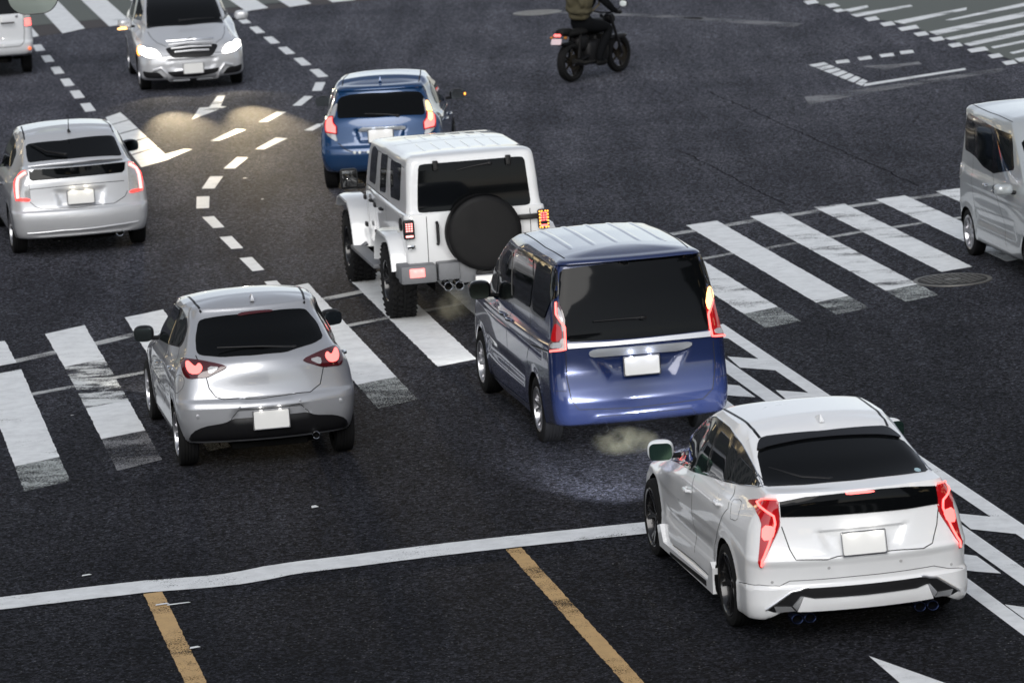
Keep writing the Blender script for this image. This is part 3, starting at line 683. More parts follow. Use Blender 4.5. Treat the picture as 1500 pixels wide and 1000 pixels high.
TR = {
 'prius4': {
  'glass': [(-.586,-.038,1.329),(-.612,-.226,1.257),(-.65,-.511,1.171),(-.358,-.599,1.175),(.03,-.627,1.178),(.4,-.582,1.176),(.637,-.519,1.171),(.653,-.244,1.217),(.571,-.031,1.338),(.214,.017,1.403),(-.183,.036,1.411),(-.515,.079,1.39)],
  'visor': [(-.584,-.013,1.338),(-.543,.101,1.389),(-.498,.14,1.414),(-.285,.106,1.428),(-.031,.077,1.429),(.237,.097,1.428),(.487,.126,1.412),(.52,.087,1.392),(.577,-.031,1.335),(.407,-.012,1.376),(.125,-.014,1.396),(-.195,-.007,1.395),(-.478,-.011,1.367)],
  'blackpanel': [(-.61,-.787,1.104),(-.417,-.819,1.131),(-.13,-.851,1.139),(.166,-.848,1.143),(.369,-.826,1.135),(.61,-.784,1.112),(.622,-.802,.977),(.355,-.848,.969),(-.045,-.87,.976),(-.334,-.85,.981),(-.608,-.804,.991)],
  'brake3': [(-.114,-.851,1.143),(.11,-.851,1.141),(.118,-.855,1.125),(-.107,-.856,1.124)],
  'lamp': [(-.741,-.301,1.041),(-.606,-.777,1.131),(-.611,-.805,.966),(-.622,-.811,.904),(-.766,-.794,.605),(-.785,-.786,.623),(-.754,-.76,.864),(-.736,-.747,.967),(-.746,-.624,1.031)],
  'l1': [(-.722,-.585,1.072),(-.622,-.776,1.119)],
  'l2': [(-.722,-.616,1.071),(-.655,-.792,1.001),(-.65,-.799,.94),(-.705,-.808,.791),(-.768,-.809,.638)],
  'glow': [(-.738,-.755,.934),(-.643,-.804,.92),(-.675,-.812,.824),(-.754,-.773,.816)],
  'band': [(-.727,2.427,.846),(-.581,2.897,.825),(-.659,1.925,1.123),(-.624,1.731,1.239),(-.595,1.537,1.338),(-.604,1.191,1.413),(-.617,.687,1.414),(-.622,.283,1.357),(-.634,-.139,1.262),(-.662,-.512,1.169),(-.725,-.01,1.101),(-.792,.854,1.017),(-.782,1.765,.935)],
  'wf': [(-.766,1.926,.918),(-.633,2.465,.917),(-.667,1.928,1.111),(-.639,1.736,1.225),(-.61,1.541,1.326),(-.623,1.133,1.39),(-.654,.97,1.352),(-.718,.933,1.221),(-.786,.891,1.029),(-.805,1.221,.997)],
  'wr': [(-.786,.778,1.031),(-.727,.842,1.2),(-.647,.88,1.364),(-.654,.546,1.351),(-.66,.257,1.294),(-.757,.212,1.096)],
  'wq': [(-.75,.162,1.097),(-.662,.212,1.279),(-.656,.07,1.258),(-.65,-.178,1.228),(-.665,-.457,1.174),(-.721,.003,1.113)],
  'seam1': [(-.827,1.112,.976),(-.874,1.028,.861),(-.86,1.147,.643),(-.868,1.095,.352)],
  'seam2': [(-.744,.072,1.078),(-.835,-.038,.929),(-.869,.208,.714),(-.855,.4,.56),(-.875,.46,.278)],
  'sillseam': [(-.874,1.87,.26),(-.875,1.083,.287),(-.875,.461,.274)],
  'fuel': [(-.786,-.036,.995),(-.76,-.138,1.012),(-.763,-.211,1.008),(-.827,-.331,.907),(-.838,-.278,.882),(-.847,-.157,.874),(-.824,-.09,.938)],
  'h1': [(-.874,1.164,.854)],
  'h2': [(-.852,.191,.933)],
  'hatch': [(-.606,-.812,.918),(-.562,-.854,.747),(-.527,-.893,.67),(-.293,-.934,.659),(-.214,-.934,.675),(.14,-.936,.679),(.463,-.907,.665),(.542,-.877,.692),(.596,-.83,.824),(.621,-.804,.954)],
  'bumpseam': [(-.864,-.416,.431),(-.787,-.756,.476),(-.647,-.826,.467),(-.572,-.845,.503),(-.078,-.911,.506),(.552,-.851,.51),(.679,-.816,.47),(.803,-.763,.447)],
  'slot': [(-.757,-.797,.286),(-.553,-.87,.428),(-.459,-.889,.442),(.616,-.854,.419),(.781,-.779,.275),(.736,-.791,.243),(.551,-.848,.254),(.508,-.878,.372),(.371,-.902,.348),(-.406,-.897,.366),(-.461,-.888,.384),(-.528,-.859,.267),(-.657,-.824,.262)],
  'lip': [(-.406,-.897,.366),(.371,-.902,.348),(.508,-.878,.382),(.555,-.85,.26),(.372,-.886,.26),(-.091,-.922,.285),(-.397,-.881,.256),(-.491,-.87,.275),(-.456,-.889,.377)],
  'chr1': [(-.766,-.793,.29),(-.58,-.863,.423),(-.446,-.893,.436),(-.559,-.867,.403),(-.685,-.823,.285)],
  'chr2': [(-.695,-.827,.316),(-.557,-.863,.312),(-.514,-.863,.27),(-.658,-.828,.273)],
  'plate': [(-.172,-.882,.847),(.162,-.884,.842),(.15,-.936,.678),(-.174,-.932,.682)],
  'dent': [(-.411,-.857,.85),(-.306,-.87,.852),(-.28,-.927,.676),(.239,-.934,.669),(.294,-.872,.848),(.365,-.864,.848),(.308,-.904,.711),(.239,-.934,.669)],
  'ditch': [(-.548,1.24,1.459),(-.527,.673,1.477),(-.51,.156,1.416)],
 },
 'serena': {
  'glass': [(-.663,-.592,1.727),(-.216,-.645,1.754),(.232,-.688,1.773),(.692,-.538,1.751),(.725,-.605,1.589),(.745,-.674,1.416),(.689,-.758,1.274),(.696,-.799,1.069),(.39,-.828,1.062),(-.071,-.84,1.061),(-.676,-.8,1.073),(-.674,-.774,1.218),(-.681,-.739,1.349),(-.712,-.693,1.446),(-.69,-.635,1.605)],
  'chrome': [(-.678,-.804,1.065),(-.299,-.839,1.052),(.689,-.805,1.061),(.685,-.831,1.013),(.311,-.858,1.017),(-.305,-.858,1.017),(-.681,-.831,1.02)],
  'garn': [(-.493,-.848,.965),(-.43,-.852,.994),(.496,-.848,.983),(.498,-.848,.942),(.375,-.856,.905),(-.085,-.865,.914),(-.469,-.85,.918)],
  'recess': [(-.469,-.85,.918),(-.328,-.88,.695),(.287,-.884,.684),(.493,-.848,.943)],
  'lamp': [(-.732,-.666,1.464),(-.7,-.708,1.425),(-.667,-.754,1.304),(-.675,-.801,1.069),(-.69,-.831,.987),(-.831,-.731,.984),(-.823,-.7,1.04),(-.772,-.708,1.239),(-.763,-.668,1.368)],
  'l1': [(-.727,-.685,1.435),(-.739,-.715,1.328),(-.684,-.775,1.208),(-.7,-.83,1.015),(-.818,-.758,.994)],
  'red': [(-.752,-.727,1.258),(-.704,-.772,1.198),(-.72,-.792,1.078),(-.807,-.708,1.073),(-.784,-.714,1.174)],
  'clear': [(-.807,-.718,1.063),(-.718,-.794,1.072),(-.727,-.824,1.023),(-.819,-.748,1.015)],
  'top': [(-.723,-.696,1.414),(-.69,-.743,1.327),(-.691,-.766,1.241),(-.73,-.73,1.307)],
  'hatch': [(-.7,-.83,.976),(-.705,-.844,.735),(-.681,-.888,.537),(-.619,-.896,.447),(-.126,-.925,.423),(.569,-.9,.44),(.667,-.891,.525),(.714,-.842,.74),(.71,-.829,.965)],
  'bseam': [(-.837,-.771,.627),(-.717,-.868,.623)],
  'wedge': [(-.45,-.9,.363),(.45,-.901,.365),(.522,-.849,.29),(-.502,-.839,.285)],
  'band': [(-.749,2.627,1.099),(-.714,2.395,1.346),(-.69,2.009,1.573),(-.694,1.623,1.685),(-.706,.178,1.753),(-.677,-.571,1.74),(-.693,-.654,1.563),(-.711,-.68,1.476),(-.752,-.64,1.459),(-.794,-.37,1.222),(-.8,1.065,1.179),(-.783,2.413,1.062)],
  'wf': [(-.788,1.875,1.145),(-.754,1.924,1.363),(-.724,1.875,1.518),(-.713,1.6,1.63),(-.732,1.267,1.642),(-.798,1.149,1.212)],
  'wr': [(-.797,1.035,1.224),(-.737,.986,1.658),(-.723,.331,1.711),(-.76,.199,1.536),(-.795,.278,1.253)],
  'wq': [(-.794,.146,1.25),(-.723,.131,1.71),(-.706,-.516,1.731),(-.699,-.594,1.664),(-.716,-.634,1.562),(-.757,-.632,1.451),(-.793,-.367,1.239)],
  'w0': [(-.747,2.587,1.11),(-.731,2.312,1.342),(-.699,2.108,1.517),(-.753,2.025,1.325),(-.782,2.023,1.13)],
  'seam1': [(-.801,1.088,1.175),(-.847,1.311,.86),(-.833,1.408,.278)],
  'seam2': [(-.797,.298,1.223),(-.847,.172,.922),(-.844,.347,.759),(-.841,.284,.645)],
  'rail': [(-.847,.118,.923),(-.837,-.693,.985)],
  'h1': [(-.833,1.511,1.019)],
  'h2': [(-.835,1.159,1.012)],
  'sill': [(-.803,2.489,.262),(-.833,1.346,.281),(-.834,.344,.289)],
  'wiper': [(-.51,-.772,1.293),(-.094,-.795,1.279)],
  'rl': [(-.591,1.498,1.791),(-.623,.233,1.821),(-.592,-.497,1.812)],
  'rr': [(.569,1.381,1.81),(.623,.377,1.821),(.67,-.4,1.793)],
  'plate': [(-.165,-.864,.903),(.177,-.864,.89),(.171,-.88,.717),(-.167,-.88,.721)],
  'headtop': [(-.801,3.002,.943)],
 },
 'demio': {
  'glass': [(-.536,.146,1.329),(-.5,.153,1.352),(-.021,.061,1.379),(.479,.161,1.369),(.513,.158,1.349),(.586,.041,1.245),(.611,-.148,1.124),(.503,-.264,1.099),(.205,-.428,1.063),(-.107,-.441,1.064),(-.39,-.378,1.062),(-.578,-.263,1.078),(-.607,-.192,1.103),(-.591,-.033,1.204)],
  'brake3': [(-.15,.087,1.39),(.171,.093,1.393),(.176,.071,1.376),(-.17,.052,1.364)],
  'lamp': [(-.741,-.043,1.026),(-.665,-.242,1.047),(-.357,-.463,.99),(-.37,-.475,.964),(-.507,-.461,.908),(-.556,-.452,.89),(-.713,-.384,.879),(-.748,-.334,.907),(-.758,-.204,.991)],
  'hot': [(-.714,-.232,1.021),(-.687,-.25,1.031),(-.673,-.293,1.017),(-.636,-.365,.982),(-.602,-.346,1.019),(-.576,-.38,.999),(-.579,-.411,.959),(-.617,-.419,.921),(-.69,-.379,.921),(-.718,-.316,.962)],
  'clear': [(-.528,-.406,.991),(-.411,-.455,.98),(-.502,-.457,.925),(-.533,-.446,.928)],
  'hatch': [(-.619,-.233,1.077),(-.556,-.452,.89),(-.541,-.48,.797),(-.489,-.515,.716),(-.417,-.543,.691),(-.076,-.593,.684),(.395,-.552,.688),(.504,-.501,.748),(.554,-.446,.911)],
  'panel': [(-.339,-.62,.514),(-.271,-.631,.591),(-.165,-.643,.607),(.183,-.642,.604),(.297,-.628,.593),(.352,-.618,.528),(.216,-.638,.516),(-.172,-.642,.504)],
  'valance': [(-.743,-.284,.268),(-.763,-.404,.34),(-.664,-.529,.45),(-.512,-.581,.5),(-.361,-.616,.511),(-.153,-.644,.497),(.187,-.641,.514),(.355,-.617,.523),(.535,-.575,.507),(.697,-.52,.475),(.791,-.365,.365),(.771,-.354,.313),(.752,-.354,.29),(.315,-.502,.272),(-.356,-.426,.26),(-.723,-.287,.265)],
  'exh': [(.422,-.518,.284)],
  'sens': [(-.284,-.628,.617),(.288,-.624,.63)],
  'fog': [(-.671,-.535,.549),(.683,-.532,.58)],
  'band': [(-.805,1.26,1.019),(-.744,1.373,1.129),(-.647,1.579,1.222),(-.647,1.015,1.389),(-.634,.545,1.419),(-.615,.376,1.346),(-.631,.222,1.266),(-.668,.144,1.18),(-.717,.191,1.095),(-.784,.536,1.078)],
  'wf': [(-.798,1.195,1.044),(-.746,1.373,1.126),(-.648,1.58,1.219),(-.654,.937,1.388),(-.647,.567,1.397),(-.68,.586,1.301),(-.755,.433,1.105),(-.782,.634,1.088)],
  'wr': [(-.746,.394,1.106),(-.671,.516,1.296),(-.636,.502,1.387),(-.625,.397,1.335),(-.638,.277,1.268),(-.671,.197,1.188),(-.719,.245,1.106)],
  'seam1': [(-.787,.593,1.075),(-.844,.701,.835),(-.824,1.09,.419)],
  'seam2': [(-.72,.209,1.093),(-.826,.02,.887),(-.837,.315,.6)],
  'h1': [(-.844,1.076,.831)],
  'h2': [(-.816,.14,.922)],
  'fuelc': [(-.816,-.276,.828)],
  'ditch': [(-.535,.885,1.467),(-.519,.426,1.463),(-.49,.205,1.41)],
  'wiper': [(-.331,-.32,1.108),(-.021,-.389,1.099),(.18,-.459,1.041)],
  'ant': [(-.012,.203,1.467)],
  'plate': [(-.167,-.643,.576),(.177,-.642,.577),(.181,-.627,.398),(-.164,-.627,.391)],
 },
 'aqua': {
  'glass': [(-.582,-.462,1.008),(-.601,-.213,1.188),(-.564,-.167,1.26),(-.437,-.195,1.296),(.057,-.252,1.304),(.558,-.156,1.28),(.608,-.186,1.204),(.607,-.261,1.146),(.617,-.463,.996),(-.053,-.555,1.006)],
  'lampL': [(-.623,-.214,1.17),(-.583,-.223,1.192),(-.584,-.566,.686),(-.728,-.505,.786),(-.761,-.454,.866),(-.756,-.37,.969),(-.692,-.27,1.058)],
  'redL': [(-.74,-.392,.971),(-.695,-.379,1.014),(-.641,-.409,1.024),(-.635,-.488,.948),(-.596,-.515,.903),(-.6,-.538,.808),(-.742,-.483,.831)],
  'ampR': [(.616,-.238,1.158),(.647,-.199,1.156),(.693,-.286,1.05),(.7,-.482,.904),(.654,-.492,.926)],
  'bar': [(-.307,-.58,.829),(-.266,-.575,.883),(.342,-.567,.877),(.358,-.574,.83)],
  'recess': [(-.307,-.582,.82),(-.371,-.602,.675),(-.297,-.645,.62),(.116,-.66,.619),(.303,-.614,.659),(.293,-.584,.816)],
  'hatch': [(-.584,-.566,.682),(-.486,-.636,.601),(-.393,-.666,.562),(-.11,-.694,.55),(.302,-.674,.573),(.526,-.604,.627),(.625,-.538,.783)],
  'wR': [(.606,.398,1.435),(.662,.879,1.347),(.756,.864,1.145),(.781,.486,1.054),(.742,.182,1.072),(.68,.152,1.256)],
  'ant': [(.012,-.023,1.426)],
  'wiper': [(-.196,-.492,1.051),(.003,-.528,1.032),(.133,-.565,.973)],
  'plate': [(-.148,-.597,.804),(.203,-.593,.809)],
  'strip': [(-.379,-.671,.481),(-.318,-.679,.483),(-.209,-.69,.482)],
  'hR': [(.83,.31,.915)],
 },
 'prius3': {
  'glass': [(-.577,.063,1.365),(-.104,-.031,1.397),(.566,.097,1.385),(.586,-.114,1.288),(.604,-.368,1.179),(.242,-.435,1.205),(-.081,-.458,1.204),(-.593,-.362,1.185),(-.596,-.19,1.253)],
  'black': [(-.612,-.487,1.147),(.231,-.515,1.168),(.617,-.431,1.155),(.588,-.656,1.005),(-.004,-.725,1.003),(-.62,-.654,.99)],
  'edge': [(-.598,-.366,1.182),(-.082,-.465,1.201),(.605,-.371,1.177),(.618,-.425,1.156),(.231,-.512,1.17),(-.091,-.531,1.169),(-.61,-.471,1.149)],
  'lamp': [(-.654,-.596,1.113),(-.627,-.616,1.103),(-.624,-.672,.908),(-.627,-.693,.73),(-.795,-.623,.75),(-.802,-.597,.834),(-.774,-.504,1.001),(-.717,-.535,1.081)],
  'l1': [(-.653,-.606,1.094),(-.743,-.551,1.024),(-.77,-.605,.913),(-.777,-.633,.776)],
  'red': [(-.781,-.63,.78),(-.635,-.686,.774),(-.629,-.692,.734),(-.791,-.626,.75)],
  'recess': [(-.352,-.72,.881),(.297,-.726,.887),(.25,-.752,.693),(-.299,-.748,.689)],
  'hatch': [(-.635,-.691,.727),(-.567,-.715,.658),(-.488,-.736,.629),(-.038,-.78,.62),(.426,-.746,.631),(.566,-.708,.701),(.606,-.692,.766)],
  'ridge': [(-.701,-.708,.332),(-.26,-.798,.346),(.34,-.791,.354),(.711,-.716,.369)],
  'split': [(-.626,-.675,.885),(-.013,-.739,.905),(.573,-.684,.899)],
  'win': [(-.817,1.789,.913),(-.727,1.407,1.187),(-.641,1.517,1.333),(-.612,1.203,1.44),(-.657,.502,1.391),(-.686,.211,1.25),(-.757,.209,1.091)],
  'wiper': [(-.517,-.008,1.357),(-.443,-.296,1.242),(-.306,-.411,1.209)],
  'ant': [(-.023,.17,1.48)],
  'exh': [(.441,-.743,.283)],
  'ditch': [(-.533,1.03,1.502),(-.563,.44,1.485),(-.57,.197,1.42)],
 },
 'bclass': {
  'wsb': [(.72,2.079,1.005),(-.009,2.483,1.052),(-.808,1.762,.999)],
  'wst': [(.639,1.471,1.416),(-.753,1.159,1.277)],
  'headR': [(.882,2.909,.635),(.865,2.906,.747),(.782,3.006,.785),(.677,3.221,.771),(.572,3.392,.714),(.498,3.503,.598),(.547,3.501,.566),(.739,3.422,.582),(.863,3.238,.617)],
  'hotR': [(.857,3.03,.744),(.774,3.116,.766),(.748,3.256,.736),(.636,3.341,.735),(.562,3.423,.685),(.51,3.499,.602),(.555,3.497,.575),(.738,3.417,.593),(.859,3.214,.649)],
  'headL': [(-.495,3.506,.594),(-.531,3.427,.692),(-.643,3.248,.772),(-.822,2.818,.786),(-.872,2.825,.742),(-.876,3.032,.698),(-.78,3.356,.629),(-.645,3.468,.579)],
  'grille': [(.436,3.408,.735),(.17,3.407,.776),(-.42,3.39,.752),(-.45,3.418,.723),(-.416,3.474,.67),(-.329,3.551,.562),(-.079,3.577,.562),(.334,3.547,.576),(.419,3.46,.687)],
  'intake': [(.453,3.539,.349),(.179,3.58,.35),(-.193,3.579,.349),(-.458,3.538,.365),(-.391,3.548,.279),(-.04,3.56,.237),(.356,3.545,.256)],
  'strip': [(.671,3.48,.386),(.533,3.52,.423),(.454,3.538,.332),(.349,3.382,.195),(.058,3.403,.193),(-.373,3.511,.224),(-.503,3.528,.373),(-.569,3.511,.427)],
  'fogR': [(.844,3.346,.386),(.589,3.505,.356),(.476,3.512,.244),(.811,3.381,.27)],
  'fogL': [(-.516,3.522,.298),(-.592,3.504,.369),(-.823,3.378,.401),(-.832,3.365,.333),(-.657,3.479,.273),(-.496,3.521,.265)],
  'plate': [(.167,3.583,.471),(-.203,3.579,.487),(-.195,3.577,.3),(.17,3.579,.289)],
  'hood': [(.407,3.336,.787),(.702,2.31,.98)],
  'win': [(.764,-.246,1.136),(.717,-.155,1.282),(.676,1.02,1.454),(.726,1.327,1.304),(.799,1.748,1.008),(.823,1.541,1.027)],
 },
 'kei': {
  'band': [(.689,-.127,1.233),(.66,-.169,1.509),(.641,-.104,1.666),(.645,.352,1.643),(.601,1.514,1.583),(.619,1.612,1.486),(.663,1.772,1.21),(.705,1.077,1.093),(.702,.638,1.123),(.694,.302,1.202),(.691,.063,1.222)],
  'wq': [(.661,-.097,1.516),(.651,.098,1.597),(.658,.23,1.551),(.691,.265,1.234),(.688,.058,1.249)],
  'wr': [(.655,.353,1.581),(.656,.904,1.576),(.664,.982,1.505),(.702,.997,1.126),(.7,.655,1.15),(.693,.431,1.214)],
  'wf': [(.656,1.102,1.545),(.623,1.506,1.513),(.669,1.703,1.21),(.702,1.219,1.127)],
  'lamp': [(.685,-.251,1.204),(.689,-.188,1.226),(.692,.065,1.211),(.698,.195,1.151),(.701,.083,1.123),(.698,-.248,1.12)],
  'sill': [(.709,.325,.225),(.699,1.08,.213),(.67,1.879,.204)],
  'seam1': [(.703,1.013,1.117),(.737,1.294,.824),(.73,1.464,.633),(.727,1.553,.305)],
  'seam2': [(.695,.227,1.187),(.735,.247,.911),(.733,.302,.701),(.732,.366,.493)],
  'h1': [(.735,.88,.944)],
  'h2': [(.736,1.228,.91)],
  'mir': [(.702,1.468,1.086)],
  'refl': [(.736,-.226,.834),(.737,.088,.838),(.737,.083,.794),(.714,-.307,.777)],
  'rail': [(.616,.071,1.708),(.616,1.01,1.695),(.494,1.613,1.634)],
 },
 'jeep': {
  'glass': [(-.595,-.67,1.771),(-.554,-.668,1.788),(.544,-.669,1.788),(.601,-.67,1.772),(.618,-.694,1.548),(.639,-.714,1.273),(.606,-.72,1.246),(-.608,-.718,1.255),(-.638,-.714,1.276),(-.621,-.695,1.536)],
  'wf': [(-.753,1.998,1.306),(-.726,1.803,1.699),(-.72,1.586,1.759),(-.73,1.306,1.731),(-.756,1.541,1.313)],
  'wm': [(-.76,1.197,1.283),(-.731,1.039,1.738),(-.728,.604,1.763),(-.758,.778,1.31)],
  'wr': [(-.758,.409,1.308),(-.73,.359,1.744),(-.723,-.322,1.764),(-.754,-.232,1.341)],
  'lampL': [(-.795,-.676,1.181),(-.661,-.735,1.189),(-.668,-.731,.994),(-.794,-.621,.981)],
  'lampR': [(.677,-.734,1.187),(.791,-.693,1.183),(.794,-.631,.974),(.675,-.731,.988)],
  'hinges': [(-.41,-.673,1.786),(.411,-.672,1.788)],
  'hand': [(-.465,-.739,1.127),(-.469,-.734,.931)],
  'gatel': [(-.556,-.722,1.247),(-.567,-.72,.731)],
  'fuel': [(-.794,-.317,1.065)],
  'badge': [(-.731,-.725,.895)],
  'seam1': [(-.768,2.163,1.13),(-.747,2.241,.685)],
  'seam2': [(-.76,1.333,1.278),(-.782,1.532,.681)],
  'dh1': [(-.791,1.51,1.145)],
  'dh2': [(-.795,.834,1.146)],
  'dh3': [(-.794,1.319,1.08)],
 },
 'van': {
  'lamp': [(.67,-.72,1.459),(.773,-.624,1.422),(.813,-.743,.923),(.664,-.793,.93),(.67,-.771,1.155),(.661,-.739,1.364)],
  'red': [(.682,-.773,1.138),(.819,-.657,1.12),(.81,-.745,.935),(.682,-.791,.942)],
  'hatch': [(.67,-.744,1.331),(.702,-.789,.959),(.679,-.802,.67),(.627,-.837,.596),(.536,-.844,.571),(.244,-.86,.562)],
  'glass': [(.152,-.772,1.372),(.637,-.742,1.366),(.659,-.728,1.428),(.163,-.749,1.499)],
  'refl': [(.775,-.796,.479)],
  'key': [(.344,-.795,1.165)],
 },
}
# ================================================================ vehicles
#  row: zr, zs, zf, yr, yf, wr, wm, wf, br, cr, bf, cf
# ---- white hybrid hatchback (nearest)
WHITE = paint('white_pearl', (.84, .85, .86), 0, .28, .75)
PR4 = [
 (.19, .17, .19, -.82, 3.42, .80, .80, .66, .14, .14, .22, .20),
 (.20, .18, .20, -.88, 3.55, .85, .865, .74, .16, .14, .24, .22),
 (.32, .28, .32, -.93, 3.60, .868, .875, .80, .16, .15, .26, .24),
 (.44, .40, .45, -.935, 3.60, .868, .862, .81, .16, .16, .28, .25, 'x'),
 (.47, .42, .50, -.91, 3.59, .858, .855, .81, .15, .17, .28, .25),
 (.60, .56, .60, -.93, 3.56, .86, .855, .81, .15, .18, .28, .26),
 (.66, .64, .66, -.95, 3.52, .86, .86, .80, .14, .18, .28, .28),
 (.70, .70, .70, -.925, 3.48, .855, .87, .80, .13, .18, .28, .30),
 (.86, .84, .74, -.885, 3.40, .83, .875, .76, .12, .17, .28, .32),
 (.98, .90, .80, -.87, 3.20, .79, .868, .72, .11, .15, .26, .34),
 (1.07, .94, .90, -.868, 2.80, .73, .85, .70, .10, .12, .22, .30),
 (1.158, .98, .97, -.850, 2.48, .69, .825, .68, .11, .10, .20, .26, 'x'),
 (1.172, 1.02, 1.02, -.66, 2.35, .685, .79, .66, .16, .10, .18, .22),
 (1.203, 1.10, 1.10, -.55, 2.20, .665, 0.765, 0.680, .17, .10, .16, .18),
 (1.307, 1.272, 1.272, -.28, 1.85, .62, 0.695, 0.640, .16, .11, .14, .14),
 (1.410, 1.410, 1.410, .02, 1.52, .58, 0.620, 0.600, .14, .12, .12, .12),
 (1.450, 1.467, 1.467, .14, 1.35, .55, 0.580, 0.570, .12, .13, .10, .12)]
# ---- blue minivan
BLUE = paint('deep_blue_paint', (.013, .026, .095), .2, .20)
SER = [
 (.26, .20, .22, -.78, 3.45, .76, .78, .66, .06, .14, .22, .20),
 (.30, .22, .25, -.89, 3.60, .81, .82, .74, .06, .14, .24, .22),
 (.40, .30, .35, -.925, 3.66, .835, .835, .78, .06, .14, .24, .22),
 (.50, .45, .50, -.93, 3.68, .845, .842, .80, .06, .14, .24, .22),
 (.62, .60, .62, -.905, 3.68, .848, .84, .80, .05, .14, .24, .22),
 (.80, .80, .80, -.87, 3.66, .845, .845, .80, .05, .13, .24, .24),
 (.97, .92, .92, -.865, 3.62, .84, .848, .80, .05, .13, .24, .26),
 (1.03, 1.0, 1.0, -.865, 3.52, .83, .84, .78, .05, .13, .22, .28, 'x'),
 (1.07, 1.04, 1.06, -.835, 3.30, .815, .825, .76, .05, .12, .20, .28),
 (1.14, 1.09, 1.12, -.825, 3.05, .805, .81, .74, .05, .12, .18, .24),
 (1.40, 1.36, 1.36, -.765, 2.62, .775, 0.785, 0.730, .05, .12, .16, .18),
 (1.66, 1.62, 1.62, -.68, 2.12, .73, 0.745, 0.700, .05, .12, .14, .14),
 (1.755, 1.72, 1.72, -.65, 1.86, .70, 0.720, 0.680, .05, .11, .12, .12),
 (1.775, 1.745, 1.745, -.70, 1.78, .69, 0.710, 0.670, .06, .10, .12, .12),
 (1.80, 1.79, 1.785, -.68, 1.66, .66, 0.685, 0.640, .06, .12, .12, .12),
 (1.815, 1.82, 1.81, -.58, 1.52, .60, 0.630, 0.600, .06, .14, .12, .12)]
# ---- silver hatchback
DEM = [
 (.26, .19, .2, -.46, 3.15, .72, .76, .62, .14, .14, .2, .2),
 (.28, .21, .22, -.56, 3.28, .76, .80, .68, .16, .14, .22, .22),
 (.36, .30, .32, -.625, 3.36, .795, .822, .74, .17, .14, .25, .25),
 (.50, .46, .5, -.65, 3.38, .83, .825, .78, .18, .15, .28, .28),
 (.61, .60, .6, -.65, 3.36, .845, .835, .79, .18, .16, .28, .3),
 (.665, .68, .66, -.62, 3.33, .848, .838, .79, .17, .17, .28, .32),
 (.70, .72, .70, -.575, 3.30, .847, .84, .785, .16, .18, .28, .34),
 (.80, .80, .76, -.55, 3.22, .84, .843, .76, .17, .2, .28, .34),
 (.92, .88, .82, -.535, 3.05, .815, .845, .72, .20, .2, .26, .32),
 (1.01, .94, .90, -.50, 2.72, .765, .832, .70, .23, .18, .22, .28),
 (1.061, .98, .96, -.45, 2.45, .72, .81, .68, .24, .16, .2, .24),
 (1.104, 1.02, 1.0, -.38, 2.28, .695, 0.805, 0.700, .24, .14, .18, .2),
 (1.212, 1.147, 1.125, -.22, 2.05, .655, 0.755, 0.670, .23, .13, .16, .16),
 (1.341, 1.319, 1.319, .00, 1.62, .605, 0.675, 0.625, .20, .12, .13, .13),
 (1.41, 1.41, 1.41, .10, 1.42, .59, 0.645, 0.600, .15, .12, .12, .12),
 (1.44, 1.445, 1.44, .12, 1.30, .57, 0.615, 0.580, .14, .11, .12, .12),
 (1.46, 1.468, 1.46, .18, 1.20, .53, 0.570, 0.540, .13, .12, .12, .12)]
# ---- blue hatchback behind the off-roader
BLUE2 = paint('bright_blue_paint', (.002, .042, .135), .3, .24)
AQ = [
 (.26, .19, .2, -.52, 3.1, .72, .76, .62, .10, .14, .2, .2),
 (.28, .21, .22, -.60, 3.22, .77, .80, .68, .12, .14, .22, .22),
 (.38, .30, .32, -.68, 3.30, .81, .825, .74, .13, .14, .25, .25),
 (.52, .46, .5, -.70, 3.30, .84, .83, .78, .13, .15, .28, .28),
 (.60, .60, .6, -.68, 3.28, .845, .84, .79, .13, .16, .28, .3),
 (.645, .68, .66, -.635, 3.24, .847, .842, .79, .12, .17, .28, .32),
 (.75, .76, .74, -.61, 3.14, .845, .846, .77, .12, .17, .28, .34),
 (.90, .86, .80, -.585, 2.95, .82, .846, .73, .13, .17, .26, .32),
 (1.00, .93, .90, -.56, 2.60, .76, .83, .70, .15, .16, .22, .28),
 (1.046, .97, .96, -.51, 2.38, .71, .80, .68, .16, .13, .2, .24),
 (1.139, 1.058, 1.058, -.41, 2.15, .675, 0.780, 0.670, .16, .12, .17, .18),
 (1.277, 1.277, 1.277, -.27, 1.70, .635, 0.710, 0.630, .14, .11, .14, .14),
 (1.34, 1.35, 1.35, -.24, 1.46, .61, 0.665, 0.600, .10, .10, .12, .12),
 (1.36, 1.38, 1.38, -.25, 1.38, .60, 0.650, 0.590, .09, .10, .12, .12),
 (1.398, 1.433, 1.439, -.20, 1.26, .57, 0.610, 0.570, .12, .11, .12, .12),
 (1.410, 1.456, 1.462, -.08, 1.14, .53, 0.570, 0.540, .11, .12, .12, .12)]
